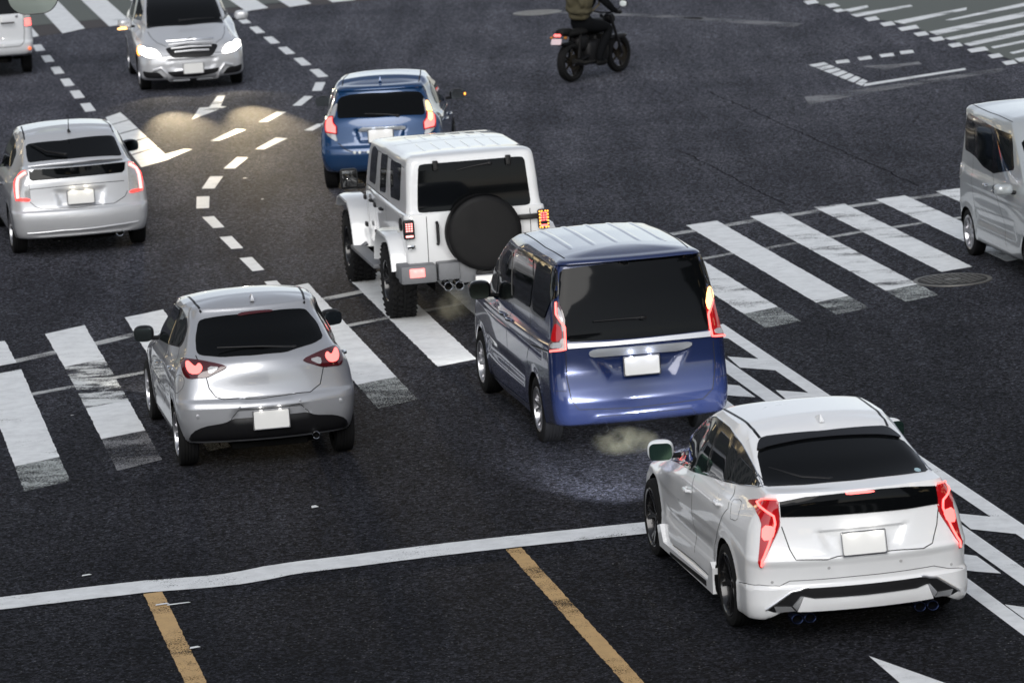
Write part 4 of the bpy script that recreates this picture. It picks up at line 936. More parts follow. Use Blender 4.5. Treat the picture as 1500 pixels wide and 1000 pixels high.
# ---- silver hybrid at the left
PR3 = [
 (.24, .18, .2, -.66, 3.45, .74, .78, .64, .12, .14, .2, .2),
 (.26, .2, .22, -.76, 3.52, .80, .82, .7, .13, .14, .22, .22),
 (.36, .30, .32, -.815, 3.58, .84, .845, .77, .14, .15, .25, .25),
 (.50, .46, .5, -.83, 3.60, .86, .855, .8, .14, .15, .28, .28),
 (.58, .58, .6, -.82, 3.58, .868, .86, .8, .14, .16, .28, .3),
 (.62, .66, .66, -.78, 3.54, .87, .865, .8, .13, .17, .28, .32),
 (.78, .78, .72, -.75, 3.42, .862, .871, .78, .12, .17, .28, .34),
 (.95, .90, .80, -.735, 3.15, .82, .868, .74, .12, .16, .26, .32),
 (1.03, .94, .90, -.72, 2.8, .76, .85, .71, .12, .13, .22, .28),
 (1.135, .99, .98, -.712, 2.5, .70, .82, .69, .13, .10, .2, .24, 'x'),
 (1.152, 1.03, 1.02, -.58, 2.38, .68, .79, .67, .16, .10, .18, .2),
 (1.195, 1.103, 1.091, -.48, 2.24, .66, 0.775, 0.690, .17, .1, .16, .16),
 (1.321, 1.310, 1.298, -.20, 1.85, .62, 0.700, 0.650, .16, .11, .14, .14),
 (1.431, 1.436, 1.436, .04, 1.5, .585, 0.635, 0.610, .14, .12, .12, .12),
 (1.465, 1.494, 1.494, .12, 1.32, .555, 0.590, 0.570, .13, .13, .12, .12)]
# ---- silver compact coming towards the camera
BC = [
 (.18, .18, .19, -.45, 3.38, .72, .80, .70, .14, .14, .16, .20),
 (.20, .20, .21, -.58, 3.52, .76, .85, .82, .14, .14, .18, .18),
 (.30, .28, .28, -.66, 3.585, .82, .873, .865, .14, .15, .18, .17),
 (.48, .46, .47, -.70, 3.59, .85, .88, .878, .14, .16, .19, .19),
 (.60, .60, .58, -.70, 3.575, .87, .885, .882, .14, .16, .2, .22),
 (.66, .68, .64, -.66, 3.54, .875, .89, .88, .13, .17, .2, .24),
 (.80, .80, .73, -.62, 3.47, .875, .89, .87, .13, .18, .22, .28),
 (.95, .92, .80, -.60, 3.38, .85, .888, .80, .13, .18, .26, .38),
 (1.05, .97, .86, -.58, 3.18, .82, .875, .76, .13, .17, .26, .38),
 (1.12, 1.01, .96, -.55, 2.80, .78, .86, .72, .14, .16, .24, .34),
 (1.16, 1.04, 1.03, -.52, 2.52, .76, .84, .70, .14, .14, .22, .26, 'x'),
 (1.22, 1.12, 1.10, -.46, 2.40, .74, 0.810, 0.710, .14, .13, .2, .18),
 (1.38, 1.34, 1.33, -.34, 1.96, .69, 0.730, 0.660, .14, .13, .16, .14),
 (1.50, 1.48, 1.48, -.26, 1.56, .65, 0.670, 0.620, .14, .13, .14, .13),
 (1.54, 1.54, 1.54, -.18, 1.36, .60, 0.620, 0.590, .14, .13, .12, .12)]
# ---- boxy light van at the right edge
SILV2 = paint('grey_silver_paint', (.52, .55, .56), .4, .3)
KEI = [
 (.22, .2, .2, -.30, 2.75, .66, .68, .60, .06, .12, .14, .16),
 (.25, .23, .24, -.38, 2.86, .70, .715, .66, .06, .12, .16, .18),
 (.38, .36, .36, -.425, 2.93, .725, .73, .70, .06, .12, .16, .18),
 (.55, .55, .55, -.43, 2.95, .735, .732, .71, .06, .12, .16, .2),
 (.62, .64, .64, -.415, 2.94, .737, .73, .71, .05, .12, .16, .2),
 (.80, .80, .78, -.40, 2.90, .737, .737, .70, .05, .12, .16, .22),
 (.95, .94, .90, -.395, 2.75, .73, .735, .69, .05, .12, .16, .22),
 (1.024, 0.992, 0.982, -.39, 2.55, .72, .725, .68, .05, .11, .15, .2),
 (1.087, 1.045, 1.045, -.385, 2.40, .705, .71, .67, .05, .11, .14, .16, 'x'),
 (1.318, 1.297, 1.287, -.35, 2.14, .68, .685, .64, .05, .11, .12, .13),
 (1.613, 1.581, 1.571, -.30, 1.78, .65, .655, .60, .05, .11, .11, .11),
 (1.697, 1.666, 1.655, -.33, 1.66, .635, .64, .58, .05, .1, .11, .11),
 (1.739, 1.718, 1.708, -.30, 1.56, .60, .61, .56, .05, .11, .11, .11),
 (1.755, 1.744, 1.739, -.22, 1.46, .55, .56, .52, .05, .12, .11, .11)]
# ---- white van leaving at the top left
WHITE2 = paint('white_van_paint', (.66, .68, .70), 0, .3)
VAN = [
 (.38, .28, .26, -.72, 3.2, .74, .78, .64, .05, .12, .2, .2),
 (.41, .31, .29, -.82, 3.35, .80, .82, .72, .05, .12, .2, .2),
 (.50, .45, .42, -.86, 3.4, .835, .835, .78, .05, .12, .22, .2),
 (.60, .6, .6, -.865, 3.42, .845, .845, .8, .05, .12, .22, .2),
 (.66, .66, .66, -.835, 3.42, .846, .846, .8, .05, .12, .22, .22),
 (.90, .88, .85, -.825, 3.36, .846, .848, .79, .05, .12, .22, .24),
 (1.05, 1.0, .95, -.82, 3.2, .835, .84, .77, .05, .12, .2, .24),
 (1.12, 1.08, 1.06, -.81, 2.9, .82, .825, .75, .05, .11, .18, .2),
 (1.45, 1.42, 1.4, -.76, 2.4, .77, .775, .70, .05, .11, .15, .14),
 (1.76, 1.74, 1.72, -.68, 1.9, .71, .715, .65, .05, .11, .12, .12),
 (1.82, 1.81, 1.80, -.6, 1.7, .65, .66, .6, .05, .12, .12, .12)]
WHITEJ = paint('white_offroad_paint', (.70, .71, .72), 0, .3)
JP = [
 (.56, .56, .56, -.66, 2.28, .74, .74, .66, .015, .06, .04, .10),
 (.60, .60, .60, -.715, 2.32, .785, .785, .75, .015, .06, .04, .10),
 (1.20, 1.20, 1.20, -.745, 2.40, .795, .795, .765, .015, .06, .04, .10),
 (1.235, 1.225, 1.225, -.745, 2.34, .785, .785, .76, .015, .06, .04, .10, 'x'),
 (1.245, 1.235, 1.235, -.73, 2.380, .765, .765, 0.757, .015, .07, .04, .07),
 (1.60, 1.58, 1.56, -.70, 2.180, .735, 0.745, 0.737, .015, .08, .04, .07),
 (1.80, 1.78, 1.74, -.675, 2.050, .715, 0.725, 0.717, .015, .09, .04, .07),
 (1.855, 1.83, 1.79, -.645, 1.980, .69, 0.700, 0.692, .02, .10, .05, .07),
 (1.875, 1.855, 1.81, -.58, 1.900, .64, 0.650, 0.642, .02, .10, .05, .07)]
SOFTCHROME = simple('soft_chrome', (.85, .86, .88), .38, .9)
def mk(key, name, label, cat, m, rows, ax, hz, Rw, **k):
    p = POS[key]; return Car(name, label, cat, (p[0], p[1]), p[2], m, rows, ax, hz, Rw, **k)
def disc(c, y, r, name, mat, parent, d=.012, nrm=(0, -1, 0), dz=0):
    n = Vector(nrm).normalized(); q = n.to_track_quat('Z', 'Y').to_matrix()
    V, F = lathe([(0, 0), (d, 0)][:0]+[(-d, r), (d*.7, r), (d, r*.85), (d, 0)], 24, 'z')
    add_mesh(name, [tuple(q @ Vector(v)+Vector(c)) for v in V], F, mat, parent)
def fin(car, x, y, h, mat, L=.16, rod=False):
    hh = car.bvh.ray_cast(Vector((x, y, 4)), Vector((0, 0, -1)))[0]; z = hh.z-.005
    V = []; F = []; prof = [(-L*.35, h), (-L*.5, h*.3), (-L*.5, 0), (L*.5, 0), (L*.2, h*.5), (-L*.15, h*.95)]
    for s, k in ((-.02, .25), (.02, .25)):
        for a, b in prof: w = s*(1-b/h*.8); V.append((x+w, y+a, z+b))
    n = len(prof); F = [tuple(range(n))[::-1], tuple(range(n, 2*n))]+[(i, (i+1) % n, n+(i+1) % n, n+i) for i in range(n)]
    P = [(V, F)]
    if rod: P.append(tube([(x, y, z+.02), (x, y-.10, z+.22)], [.006, .003], 8))
    V, F, _ = join(P); add_mesh('antenna', V, F, mat, car.root, sharp=40)
def wiper(car, pts, off=.02, r=.009):
    W = []
    for p in pts:
        h = car.bvh.find_nearest(Vector(p)); W.append(Vector(p)+Vector((0, -.6, .8)).normalized()*off)
    V, F = tube(W, [r*.7]+[r]*(len(W)-2)+[r*1.7], 8); b = sellip(W[-1], (.03, .02, .02)); V, F, _ = join([(V, F), b]); add_mesh('wiper', V, F, BLK, car.root)
def tailpipe(car, x, z, y, r, mat, L=.12, el=1.0, dark=None):
    V, F = lathe([(L, r), (0, r), (-.003, r*.93), (0, r*.85), (L*.8, r*.8)], 28, 'y'); V = [(a*el+x, b+y, c+z) for a, b, c in V]
    p = add_mesh('exhaust_tip', V, F, mat, car.root)
    V, F = lathe([(0, 0), (.001, r*.84)], 24, 'y'); V = [(a*el+x, b+y+L*.5, c+z) for a, b, c in V]; add_mesh('pipe_bore', V, F, WELL, p, recalc=False)
def underbody(car, w, y0, y1, z):
    V, F, _ = join([box((0, (y0+y1)/2, z), (w*2*.5, y1-y0, .06), .01), box((0, 0, z+.02), (1.3, .09, .09), .02), box((.25, y0+.35, z-.0), (.42, .26, .12), .04), tube([(-.2, y0+.5, z-.03), (-.2, y0+2.0, z-.03)], .03)]); add_mesh('underbody', V, F, WELL, car.root)
def bowl(V, poly, depth, soft, ymax=0): return dent(V, poly, depth, soft, 'rear', ymax)
def arcpts(cx, cy, r, n=16): return [(cx+r*math.cos(2*math.pi*k/n), cy+r*math.sin(2*math.pi*k/n)) for k in range(n)]
def handle2(car, p, mat=None, both=True, L=.17):
    for sg in ((-1, 1) if both else (-1,)): handle(car, p[1], p[2], sg, mat, L)
def beam(c, x, y, z, w, **k): headlight_spots(c, x, y, z, w, **k)
def platelights(car, y, z, w=.6, dx=.09, col=(1, .96, .9)):
    for s in (-1, 1):
        l = bpy.data.lights.new('plate_lamp', 'POINT'); l.energy = w; l.shadow_soft_size = .01; l.color = col
        o = bpy.data.objects.new('plate_lamp', l); COL.objects.link(o); o.parent = car.root; o.location = (s*dx, y, z)

# ---------------------------------------------------------------- 1 white hybrid hatchback, nearest
T = TR['prius4']
def cutout(V):
    V = V.copy(); m = V[:, 1] < -.35; zm = np.interp(abs(V[:, 0]), [0, .64, .80, .9], [.262, .262, .18, .18]); V[m, 2] = np.maximum(V[m, 2], zm[m]); return V
c = mk('prius4', 'hatchback_car', 'pearl white hatchback with zigzag tail lamps and black wheels, nearest car', 'car', WHITE, PR4, (0, 2.7), .325, .365, crown=.05, warp=cutout,
       dents=[([(-.36, .875), (.36, .875), (.27, .685), (-.27, .685)], .035, .035),               
              ([(.45, .60), (2.2, .56), (2.2, .40), (.45, .40)], .018, .09, 'side')])
add_wheels(c, .325, .21, .25, (5, .20, .017, True), DARKALLOY, .872)
c.patch('window_band', T['band'], GLOSSBLK, off=.003, d=(-1, 0, 0), mirror=True)
for k in ('wf', 'wr', 'wq'): c.patch('side_window', T[k], GLASS_CLEAR, off=.008, d=(-1, 0, 0), mirror=True)
lampline(c, 'window_trim', T['band'][:11]+[T['band'][0]], .004, CHROME, mirror=True, off=.004)
c.patch('rear_window', T['glass'], GLASS, off=.004, d=(0, -.6, .8))
v = c.patch('roof_spoiler', T['visor'], GLOSSBLK, off=.022, d=(0, -.5, .86), skirt=.03)
c.patch('hatch_window', T['blackpanel'], GLASS, off=.008, d=(0, -1, 0), ch=0)
c.patch('brake_light', T['brake3'], REDHOT, off=.012, d=(0, -1, 0))
c.patch('sticker', [tuple(Vector((.555, -.50, 1.185))+Vector((a*.8, b*.8, b*.6))) for a, b in arcpts(0, 0, .032, 12)], simple('pale_sticker', (.35, .5, .55), .5), off=.006, d=(0, -.6, .8), ch=0)
for mir in (False, True):
    f = (lambda P: mx(P)) if mir else (lambda P: P)
    L = c.patch('tail_light', f(T['lamp']), REDLENS, off=.016, skirt=.04)
    lampline(c, 'light_strip', f(T['l1']), .007, REDHOT, L, off=.018); lampline(c, 'light_strip', f(T['l2']), .009, REDHOT, L, off=.018)
    c.patch('lamp_core', f(T['glow']), REDHOT, off=.022, parent=L)
c.ribbons('door_gap', [T['seam1'], T['seam2'], T['sillseam']], .007, mirror=True)
c.ribbons('hatch_gap', [T['hatch']], .008); c.ribbons('bumper_gap', [T['bumpseam']], .005)
c.ribbons('fuel_door_gap', [T['fuel']+T['fuel'][:1]], .004)
handle2(c, T['h1'][0]); handle2(c, T['h2'][0])
c.rear('bumper_insert', [(-.76, .29), (-.56, .425), (-.46, .443), (.46, .443), (.56, .425), (.76, .29), (.70, .266), (-.70, .266)], BLK, off=.004, ch=0)
c.rear('bumper_lip', [(-.40, .362), (0, .358), (.40, .362), (.485, .384), (.53, .268), (.40, .264), (-.40, .264), (-.53, .268), (-.485, .384)], WHITE, off=.03, skirt=.03, ch=0)
lampline(c, 'chrome_trim', c.R2([(-.755, .292), (-.565, .425), (-.44, .445)]), .010, SOFTCHROME, mirror=True, off=.008)
c.rear('chrome_plate', [(-.70, .312), (-.575, .308), (-.545, .272), (-.68, .268)], SOFTCHROME, off=.016, ch=0, mirror=True)
c.rear('chrome_facet', [(-.565, .312), (-.505, .384), (-.488, .384), (-.535, .276)], SOFTCHROME, off=.022, ch=0, mirror=True)
plate(c, -.945, .763, -.008, R(-14)); platelights(c, -.955, .868, .12)
c.ribbons('roof_ditch', [T['ditch']], .022, mat=BLK, mirror=True)
fin(c, 0, .31, .05, WHITE, L=.2)
wiper(c, [(-.55, -.25, 1.25), (-.35, -.47, 1.20), (-.15, -.54, 1.175)], .016, .013)
mirrors(c, .955, 1.78, 1.07, WHITE, (.108, .085, .085), stalk=.06, glassmat=simple('green_mirror', (.10, .20, .17), .05, .9))
for x in (-.53, -.43, .43, .53): tailpipe(c, x, .205, -.86, .038, GLOSSBLK if False else simple('blued_steel', (.05, .07, .16), .2, .9), el=1.2)
V, F = extrude([(.38, .17), (2.30, .17), (2.36, .33), (2.25, .36), (2.15, .23), (.55, .25), (.42, .42), (.36, .38)], .845, .895, 'x')
for s in (-1, 1): add_mesh('side_skirt', [(a*s, b, q) for a, b, q in V], F, WHITE, c.root, sharp=30)
V, F = extrude([(.6, .19), (1.9, .175), (1.9, .2), (.6, .235)], .893, .899, 'x'); add_mesh('skirt_slot', [(-a, b, q) for a, b, q in V], F, BLK, c.root)
underbody(c, .8, -.7, 3.2, .21)
for x, z in ((-.28, .59), (.28, .59), (-.70, .50), (.70, .50)):
    h = c.R2([(x, z)])[0]; disc(h+Vector((0, -.001, 0)), 0, .011, 'parking_sensor', simple('sensor', (.4, .4, .4), .5), c.root, .004)
h = c.F2([(.6, .66)])[0]
for s in (-1, 1): c.front('headlight', [(s*.45, .62), (s*.72, .72), (s*.76, .80), (s*.62, .74), (s*.44, .68)], WHITELIT, off=.006)
beam(c, .62, 3.64, .73, 1150, ang=34, down=14.5, blend=.85, col=(.84, .88, 1))
# inside the cabin, seen against the side glass
# ---------------------------------------------------------------- 2 blue minivan
T = TR['serena']
c = mk('serena', 'minivan', 'deep blue minivan with tall black rear window and ribbed roof, right lamp glowing amber', 'minivan', BLUE, SER, (0, 2.86), .32, .36, crown=.045,
       dents=[([(-.50, .95), (.50, .95), (.31, .66), (-.31, .66)], .032, .09), ([(-.48, .385), (.48, .39), (.55, .30), (-.55, .30)], -.015, .02, 'rear', -.4),
              ([(.5, .66), (2.5, .70), (2.5, .45), (.5, .42)], .022, .12, 'side'), ([(-.4, 1.0), (3.2, .96), (3.2, .93), (-.4, .86)], .010, .03, 'side')])
add_wheels(c, .32, .195, .215, (5, .26, .017, True), ALLOY, .838)
c.patch('window_band', T['band'], GLOSSBLK, off=.003, d=(-1, 0, 0), mirror=True)
for k in ('w0', 'wf', 'wr', 'wq'): c.patch('side_window', T[k], GLASS_CLEAR, off=.008, d=(-1, 0, 0), mirror=True)
c.patch('rear_window', T['glass'], GLASS, off=.004, d=(0, -1, .1))
c.patch('chrome_strip', T['chrome'], SOFTCHROME, off=.022, d=(0, -1, 0), ch=0); c.patch('hatch_garnish', T['garn'], simple('satin_silver', (.55, .57, .6), .3, .6), off=.02, d=(0, -1, 0), skirt=.03)
for mir in (False, True):
    f = (lambda P: mx(P)) if mir else (lambda P: P)
    L = c.patch('tail_light', f(T['lamp']), simple('smoked_lens', (.10, .06, .065), .08, coat=1) if not mir else REDLENS, off=.014, skirt=.04)
    c.patch('red_reflector', f(T['red']), REDLENS, off=.018, parent=L); c.patch('clear_lens', f(T['clear']), CLEARLENS, off=.018, parent=L)
    lampline(c, 'light_strip', f(T['l1']), .011, REDHOT, L, off=.020)
    if mir: c.patch('turn_signal', [(-x, y, z) for x, y, z in T['l1'][:1]+T['top'][:0]+[T['lamp'][0], T['lamp'][1], T['lamp'][2], T['top'][2], T['top'][3], T['lamp'][8]]][1:], AMBERHOT, off=.024, parent=L)
    else: c.patch('clear_lens', f(T['top']), CLEARLENS, off=.018, parent=L)
c.ribbons('hatch_gap', [T['hatch']], .008); c.ribbons('bumper_gap', [T['bseam']], .005, mirror=True)
c.ribbons('bumper_gap', [T['wedge']+T['wedge'][:1]], .005)
c.ribbons('door_gap', [T['seam1'], T['seam2']], .007, mirror=True); c.ribbons('slide_rail', [T['rail']], .014, mirror=True)
for k in ('h1', 'h2'): handle2(c, T[k][0], CHROME)
c.ribbons('sill_trim', [T['sill']], .018, mat=CHROME, off=.006, mirror=True)
wiper(c, [(-.42, -.83, 1.24), (-.1, -.83, 1.24), (.05, -.83, 1.235)], .014)
c.ribbons('roof_seam', [T['rl']], .012, mirror=True)
for x in (-.44, -.22, 0, .22, .44):
    P = c.T2([(x, y) for y in np.linspace(-.15, 1.45, 18)]); V = []; F = []
    for i, p in enumerate(P):
        e = min(1, i/2, (len(P)-1-i)/2)*.007
        V += [(p.x-.035, p.y, p.z-.003), (p.x-.018, p.y, p.z+e), (p.x+.018, p.y, p.z+e), (p.x+.035, p.y, p.z-.003)]
    for i in range(len(P)-1):
        for j in range(3): F.append((i*4+j, i*4+j+1, i*4+5+j, i*4+4+j))
    add_mesh('roof_rib', V, F, BLUE, c.root, sharp=60)
plate(c, -.895, .81, .003, R(-3)); platelights(c, -.925, .925, .28, col=(.75, .8, 1))
mirrors(c, .925, 2.20, 1.16, GLOSSBLK, (.11, .085, .095), stalk=.05, glassmat=simple('mirror_shade', (.05, .06, .05), .06, .9))
underbody(c, .78, -.6, 3.2, .24); tailpipe(c, -.35, .22, -.78, .03, STEEL)
c.rear('door_badge', [(-.42, .86), (-.30, .855), (-.30, .84), (-.42, .845)], CHROME, off=.003) if False else None
c.side('door_badge', [(1.62, .53), (1.78, .53), (1.78, .515), (1.62, .515)], CHROME, off=.004)
beam(c, .62, 3.72, .72, 60, ang=80, down=3, blend=.3, col=(1, .97, .92))
# ---------------------------------------------------------------- 3 silver hatchback
T = TR['demio']
c = mk('demio', 'hatchback_car', 'silver hatchback with round glowing brake lamps and black lower bumper on the zebra crossing', 'car', SILV, DEM, (0, 2.57), .305, .345, crown=.05,
       dents=[([(-.33, .60), (.33, .60), (.38, .48), (-.38, .48)], .02, .02), ([(-.30, .70), (.30, .70), (.22, .655), (-.22, .655)], .02, .02), 
              ([(.45, .62), (2.0, .66), (2.1, .42), (.5, .40)], .022, .12, 'side')])
add_wheels(c, .305, .19, .21, (5, .25, .018, True), ALLOY, .838)
c.patch('window_band', T['band'], GLOSSBLK, off=.003, d=(-1, 0, 0), mirror=True)
for k in ('wf', 'wr'): c.patch('side_window', T[k], GLASS_CLEAR, off=.008, d=(-1, 0, 0), mirror=True)
c.patch('rear_window', T['glass'], GLASS, off=.004, d=(0, -.7, .7))
c.patch('brake_light', T['brake3'], DKRED, off=.012, d=(0, -.7, .7))
for mir in (False, True):
    f = (lambda P: mx(P)) if mir else (lambda P: P)
    L = c.patch('tail_light', f(T['lamp']), DKRED, off=.014, skirt=.04)
    c.patch('lamp_ring', f(T['hot']), REDHOT, off=.020, parent=L); c.patch('clear_lens', f(T['clear']), CLEARLENS, off=.018, parent=L)
c.ribbons('hatch_gap', [T['hatch']], .009); c.ribbons('door_gap', [T['seam1'], T['seam2']], .007, mirror=True)
for k in ('h1', 'h2'): handle2(c, T[k][0], CHROME, L=.14)
fc = T['fuelc'][0]; c.ribbons('fuel_door_gap', [c.S2(arcpts(fc[1], fc[2], .085)+arcpts(fc[1], fc[2], .085)[:1])], .004)
c.ribbons('bumper_gap', [c.R2([(-.37, .505), (-.28, .60), (.28, .60), (.37, .505)])], .006)
c.rear('lower_bumper', [(-.765, .30), (-.73, .40), (-.62, .452), (-.42, .480), (-.36, .512), (.36, .512), (.42, .480), (.62, .452), (.73, .40), (.765, .30), (.70, .266), (-.70, .266)], BLK, off=.006, skirt=.03)
c.ribbons('roof_ditch', [T['ditch']], .022, mat=BLK, mirror=True)
fin(c, 0, .26, .065, SILV)
wiper(c, [(-.42, -.30, 1.13), (0, -.36, 1.115), (.30, -.33, 1.075)], .02, .011)
mirrors(c, .925, 1.55, 1.04, BLK, (.10, .08, .08), stalk=.05, glassmat=simple('mirror_dark', (.10, .12, .12), .05, .9))
plate(c, -.665, .487, .003, R(-2)); platelights(c, -.675, .59, .06)
tailpipe(c, T['exh'][0][0], T['exh'][0][2], -.60, .036, CHROME)
for k in ('sens', 'fog'):
    for p in T[k]: disc(Vector(p)+Vector((0, -.001, 0)), 0, .012 if k == 'sens' else .02, 'parking_sensor', SILV, c.root, .004)
underbody(c, .72, -.45, 3.0, .22)
beam(c, .6, 3.42, .66, 110, ang=46, down=21, blend=.6, col=(1, .93, .78))
# ---------------------------------------------------------------- 4 blue hatchback
T = TR['aqua']
c = mk('aqua', 'hatchback_car', 'bright blue hatchback with right turn lamp lit, ahead of the white off-roader', 'car', BLUE2, AQ, (0, 2.55), .295, .33, crown=.045,
       dents=[([(-.36, .86), (.36, .86), (.30, .67), (-.30, .67)], .04, .04)])
add_wheels(c, .295, .185, .2, (7, .2, .02, False), ALLOY, .835)
c.patch('rear_window', T['glass'], GLASS, off=.004, d=(0, -.8, .6))
c.patch('side_window', T['wR'], GLASS_CLEAR, off=.006, d=(1, 0, 0), mirror=True)
c.patch('garnish', T['bar'], simple('white_garnish', (.6, .63, .66), .25, .4), off=.03, d=(0, -1, 0), skirt=.04)
for mir in (False, True):
    f = (lambda P: mx(P)) if mir else (lambda P: P)
    L = c.patch('tail_light', f(T['lampL']), CLEARLENS, off=.012, skirt=.04); c.patch('brake_lens', f(T['redL']), REDHOT, off=.018, parent=L)
    P_ = [(x-.0, y, z) for x, y, z in f(T['redL'])]; lampline(c, 'lens_rim', P_+P_[:1], .010, REDLENS, L, off=.018)
    if mir: c.patch('turn_signal', T['ampR'], AMBERHOT, off=.02, parent=L)
c.ribbons('hatch_gap', [T['hatch']], .012)
fin(c, 0, .05, .07, BLUE2); wiper(c, [(-.2, -.54, 1.05), (.1, -.55, 1.03), (.25, -.53, 1.0)])
mirrors(c, .95, 1.72, 1.02, BLK, (.115, .08, .075), stalk=.05, e=2.4, glassmat=simple('mirror_dim', (.2, .22, .23), .05, .9))
V, F = sellip((1.06, 1.68, 1.02), (.014, .03, .018)); add_mesh('mirror_signal', V, F, AMBER, c.root)
plate(c, -.655, .765, .01, R(-8)); platelights(c, -.67, .86, .05, col=(.8, .85, 1))
handle2(c, (0, .35, .84), CHROME); handle2(c, (0, 1.25, .80), CHROME)
for x in (-.36, -.29, -.17, -.1, .17): h = c.R2([(x, .555)])[0]; disc(h, 0, .02, 'bumper_reflector', simple('white_glint', (.75, .78, .75), .2), c.root, .005)
underbody(c, .72, -.5, 3.0, .22); tailpipe(c, .35, .22, -.6, .03, STEEL)
c.ribbons('roof_ditch', [c.T2([(-.5, 1.0), (-.53, .5), (-.53, .0)])], .015, mirror=True)
# ---------------------------------------------------------------- 5 silver hybrid at the left edge
T = TR['prius3']
c = mk('prius3', 'hatchback_car', 'silver hatchback with split rear window and rod antenna beside the striped island marking', 'car', SILVL, PR3, (0, 2.7), .31, .345, crown=.05,
       dents=[([(-.33, .86), (.33, .86), (.27, .63), (-.27, .63)], .02, .03), ([(-.66, .34), (.66, .34), (.6, .27), (-.6, .27)], .02, .02)])
add_wheels(c, .31, .19, .215, (7, .2, .025, False), ALLOY, .858)
c.patch('rear_window', T['glass'], GLASS, off=.004, d=(0, -.6, .8)); c.patch('hatch_window', T['black'], GLASS, off=.005, d=(0, -1, 0))
lampline(c, 'spoiler_edge', [T['edge'][i] for i in (6, 5, 4, 3)], .009, SILVL, off=.004)
c.patch('side_window', T['win'], GLASS_CLEAR, off=.005, d=(-1, 0, 0), mirror=True)
LEDW = simple('led_pink', (.7, .3, .3), .2, emit=(1, .36, .33), es=1.8)
for mir in (False, True):
    f = (lambda P: mx(P)) if mir else (lambda P: P)
    L = c.patch('tail_light', f(T['lamp']), CLEARLENS, off=.012, skirt=.04); c.patch('red_reflector', f(T['red']), REDLIT, off=.018, parent=L)
    lampline(c, 'light_strip', f(T['l1']), .022, LEDW, L, off=.012); lampline(c, 'red_edge', f([T['lamp'][i] for i in (0, 7, 6, 5, 4)]), .008, REDLIT, L, off=.012)
c.ribbons('hatch_gap', [T['hatch'], T['split']], .008)
lampline(c, 'bumper_ridge', T['ridge'], .012, SILVL, off=.0)
wiper(c, [(-.52, .0, 1.37), (-.35, -.27, 1.29), (-.12, -.40, 1.25)], .016, .013)
fin(c, 0, .2, .04, BLK, rod=True); c.ribbons('roof_ditch', [T['ditch']], .02, mat=BLK, mirror=True)
mirrors(c, .94, 1.80, 1.05, GLOSSBLK, (.11, .08, .08), stalk=.05)
plate(c, -.80, .755, 0, R(-5)); platelights(c, -.82, .865, .25, col=(1, .9, .7))
tailpipe(c, .47, .25, -.72, .05, CHROME); underbody(c, .75, -.6, 3.1, .22)
handle2(c, (0, .45, .85), CHROME)
# ---------------------------------------------------------------- 6 silver compact coming forward
T = TR['bclass']
c = mk('bclass', 'compact_car', 'silver compact car driving towards the viewer with both headlights on', 'car', SILVL, BC, (0, 2.778), .31, .35, crown=.05,
       dents=[([(-.42, .56), (.42, .56), (.34, .36), (-.34, .36)], .02, .02, 'front', 3.0)])
add_wheels(c, .31, .19, .21, (7, .2, .02, False), ALLOY, .873)
c.patch('windscreen', [(-.66, 2.46, 1.07), (0, 2.62, 1.07), (.66, 2.46, 1.07), (.62, 2.0, 1.32), (.57, 1.62, 1.50), (0, 1.70, 1.535), (-.57, 1.62, 1.50), (-.62, 2.0, 1.32)], GLASS, off=.005, d=(0, .7, .7))
for mir in (False, True):
    f = (lambda P: mx(P)) if mir else (lambda P: P)
    L = c.patch('headlight', f(T['headR']), simple('lamp_glass', (.55, .56, .58), .1, .4, coat=1), off=.010, skirt=.03)
    P_ = T['hotR'] if not mir else [(-x*.98, y, z) for x, y, z in T['hotR']]
    c.patch('lamp_core', P_, WHITELIT, off=.016, parent=L)
    if not mir: c.patch('turn_signal', f([T['headR'][0], T['headR'][1], T['headR'][2], T['hotR'][0], T['hotR'][8], T['headR'][8]]), AMBER, off=.013, parent=L)
    o = c.patch('fog_light_bezel', f(T['fogR']), BLK, off=.008); q = sum((Vector(p) for p in f(T['fogR'])), Vector())/4; disc(q+Vector((0, .01, 0)), 0, .045, 'fog_light', CHROME, o, .012, (0, 1, 0))
g = c.patch('grille', T['grille'], BLK, off=.006, d=(0, 1, .3))
xs = .33
for z0, w in ((.795, .37), (.735, .34), (.675, .29)):
    P = [Vector(p) for p in c.F2([(x, z0-.012*abs(x)/.3) for x in np.linspace(-w, w, 9)])]; lampline(c, 'grille_slat', P, .017, SILVL, g, off=.014)
P = c.F2([(x, .835-.02*abs(x)) for x in np.linspace(-.4, .4, 9)]); lampline(c, 'grille_rim', P, .014, CHROME, g, off=.012)
c.patch('lower_intake', T['intake'], BLK, off=.006, d=(0, 1, 0)); P = T['strip'][:5]; lampline(c, 'bumper_strip', P, .028, SILVL, mirror=True, off=.010)
plate(c, 3.615, .39, 0, 0)
mirrors(c, 1.0, 2.02, 1.08, SILVL, (.12, .09, .085), stalk=.04)
V, F = box((1.06, 2.1, 1.0), (.16, .06, .03), .01); add_mesh('mirror_signal', V, F, AMBERHOT, c.root)
c.side('side_window', [(2.0, 1.10), (1.9, 1.25), (1.2, 1.44), (.4, 1.45), (-.1, 1.30), (-.15, 1.13), (.8, 1.10)], GLASS_CLEAR, off=.005)
c.ribbons('bonnet_gap', [c.T2([(-.66, 2.5), (-.62, 2.9), (-.55, 3.2), (-.42, 3.38)]), c.T2([(.66, 2.5), (.62, 2.9), (.55, 3.2), (.42, 3.38)])], .009)
c.ribbons('bumper_gap', [c.F2([(-.86, .63), (-.6, .60), (-.36, .62)]), c.F2([(.86, .63), (.6, .60), (.36, .62)])], .008)
c.ribbons('door_gap', [c.S2([(2.0, 1.0), (2.05, .7), (2.0, .4)]), c.S2([(1.0, 1.05), (.95, .7), (.95, .35)])], .008, mirror=True)
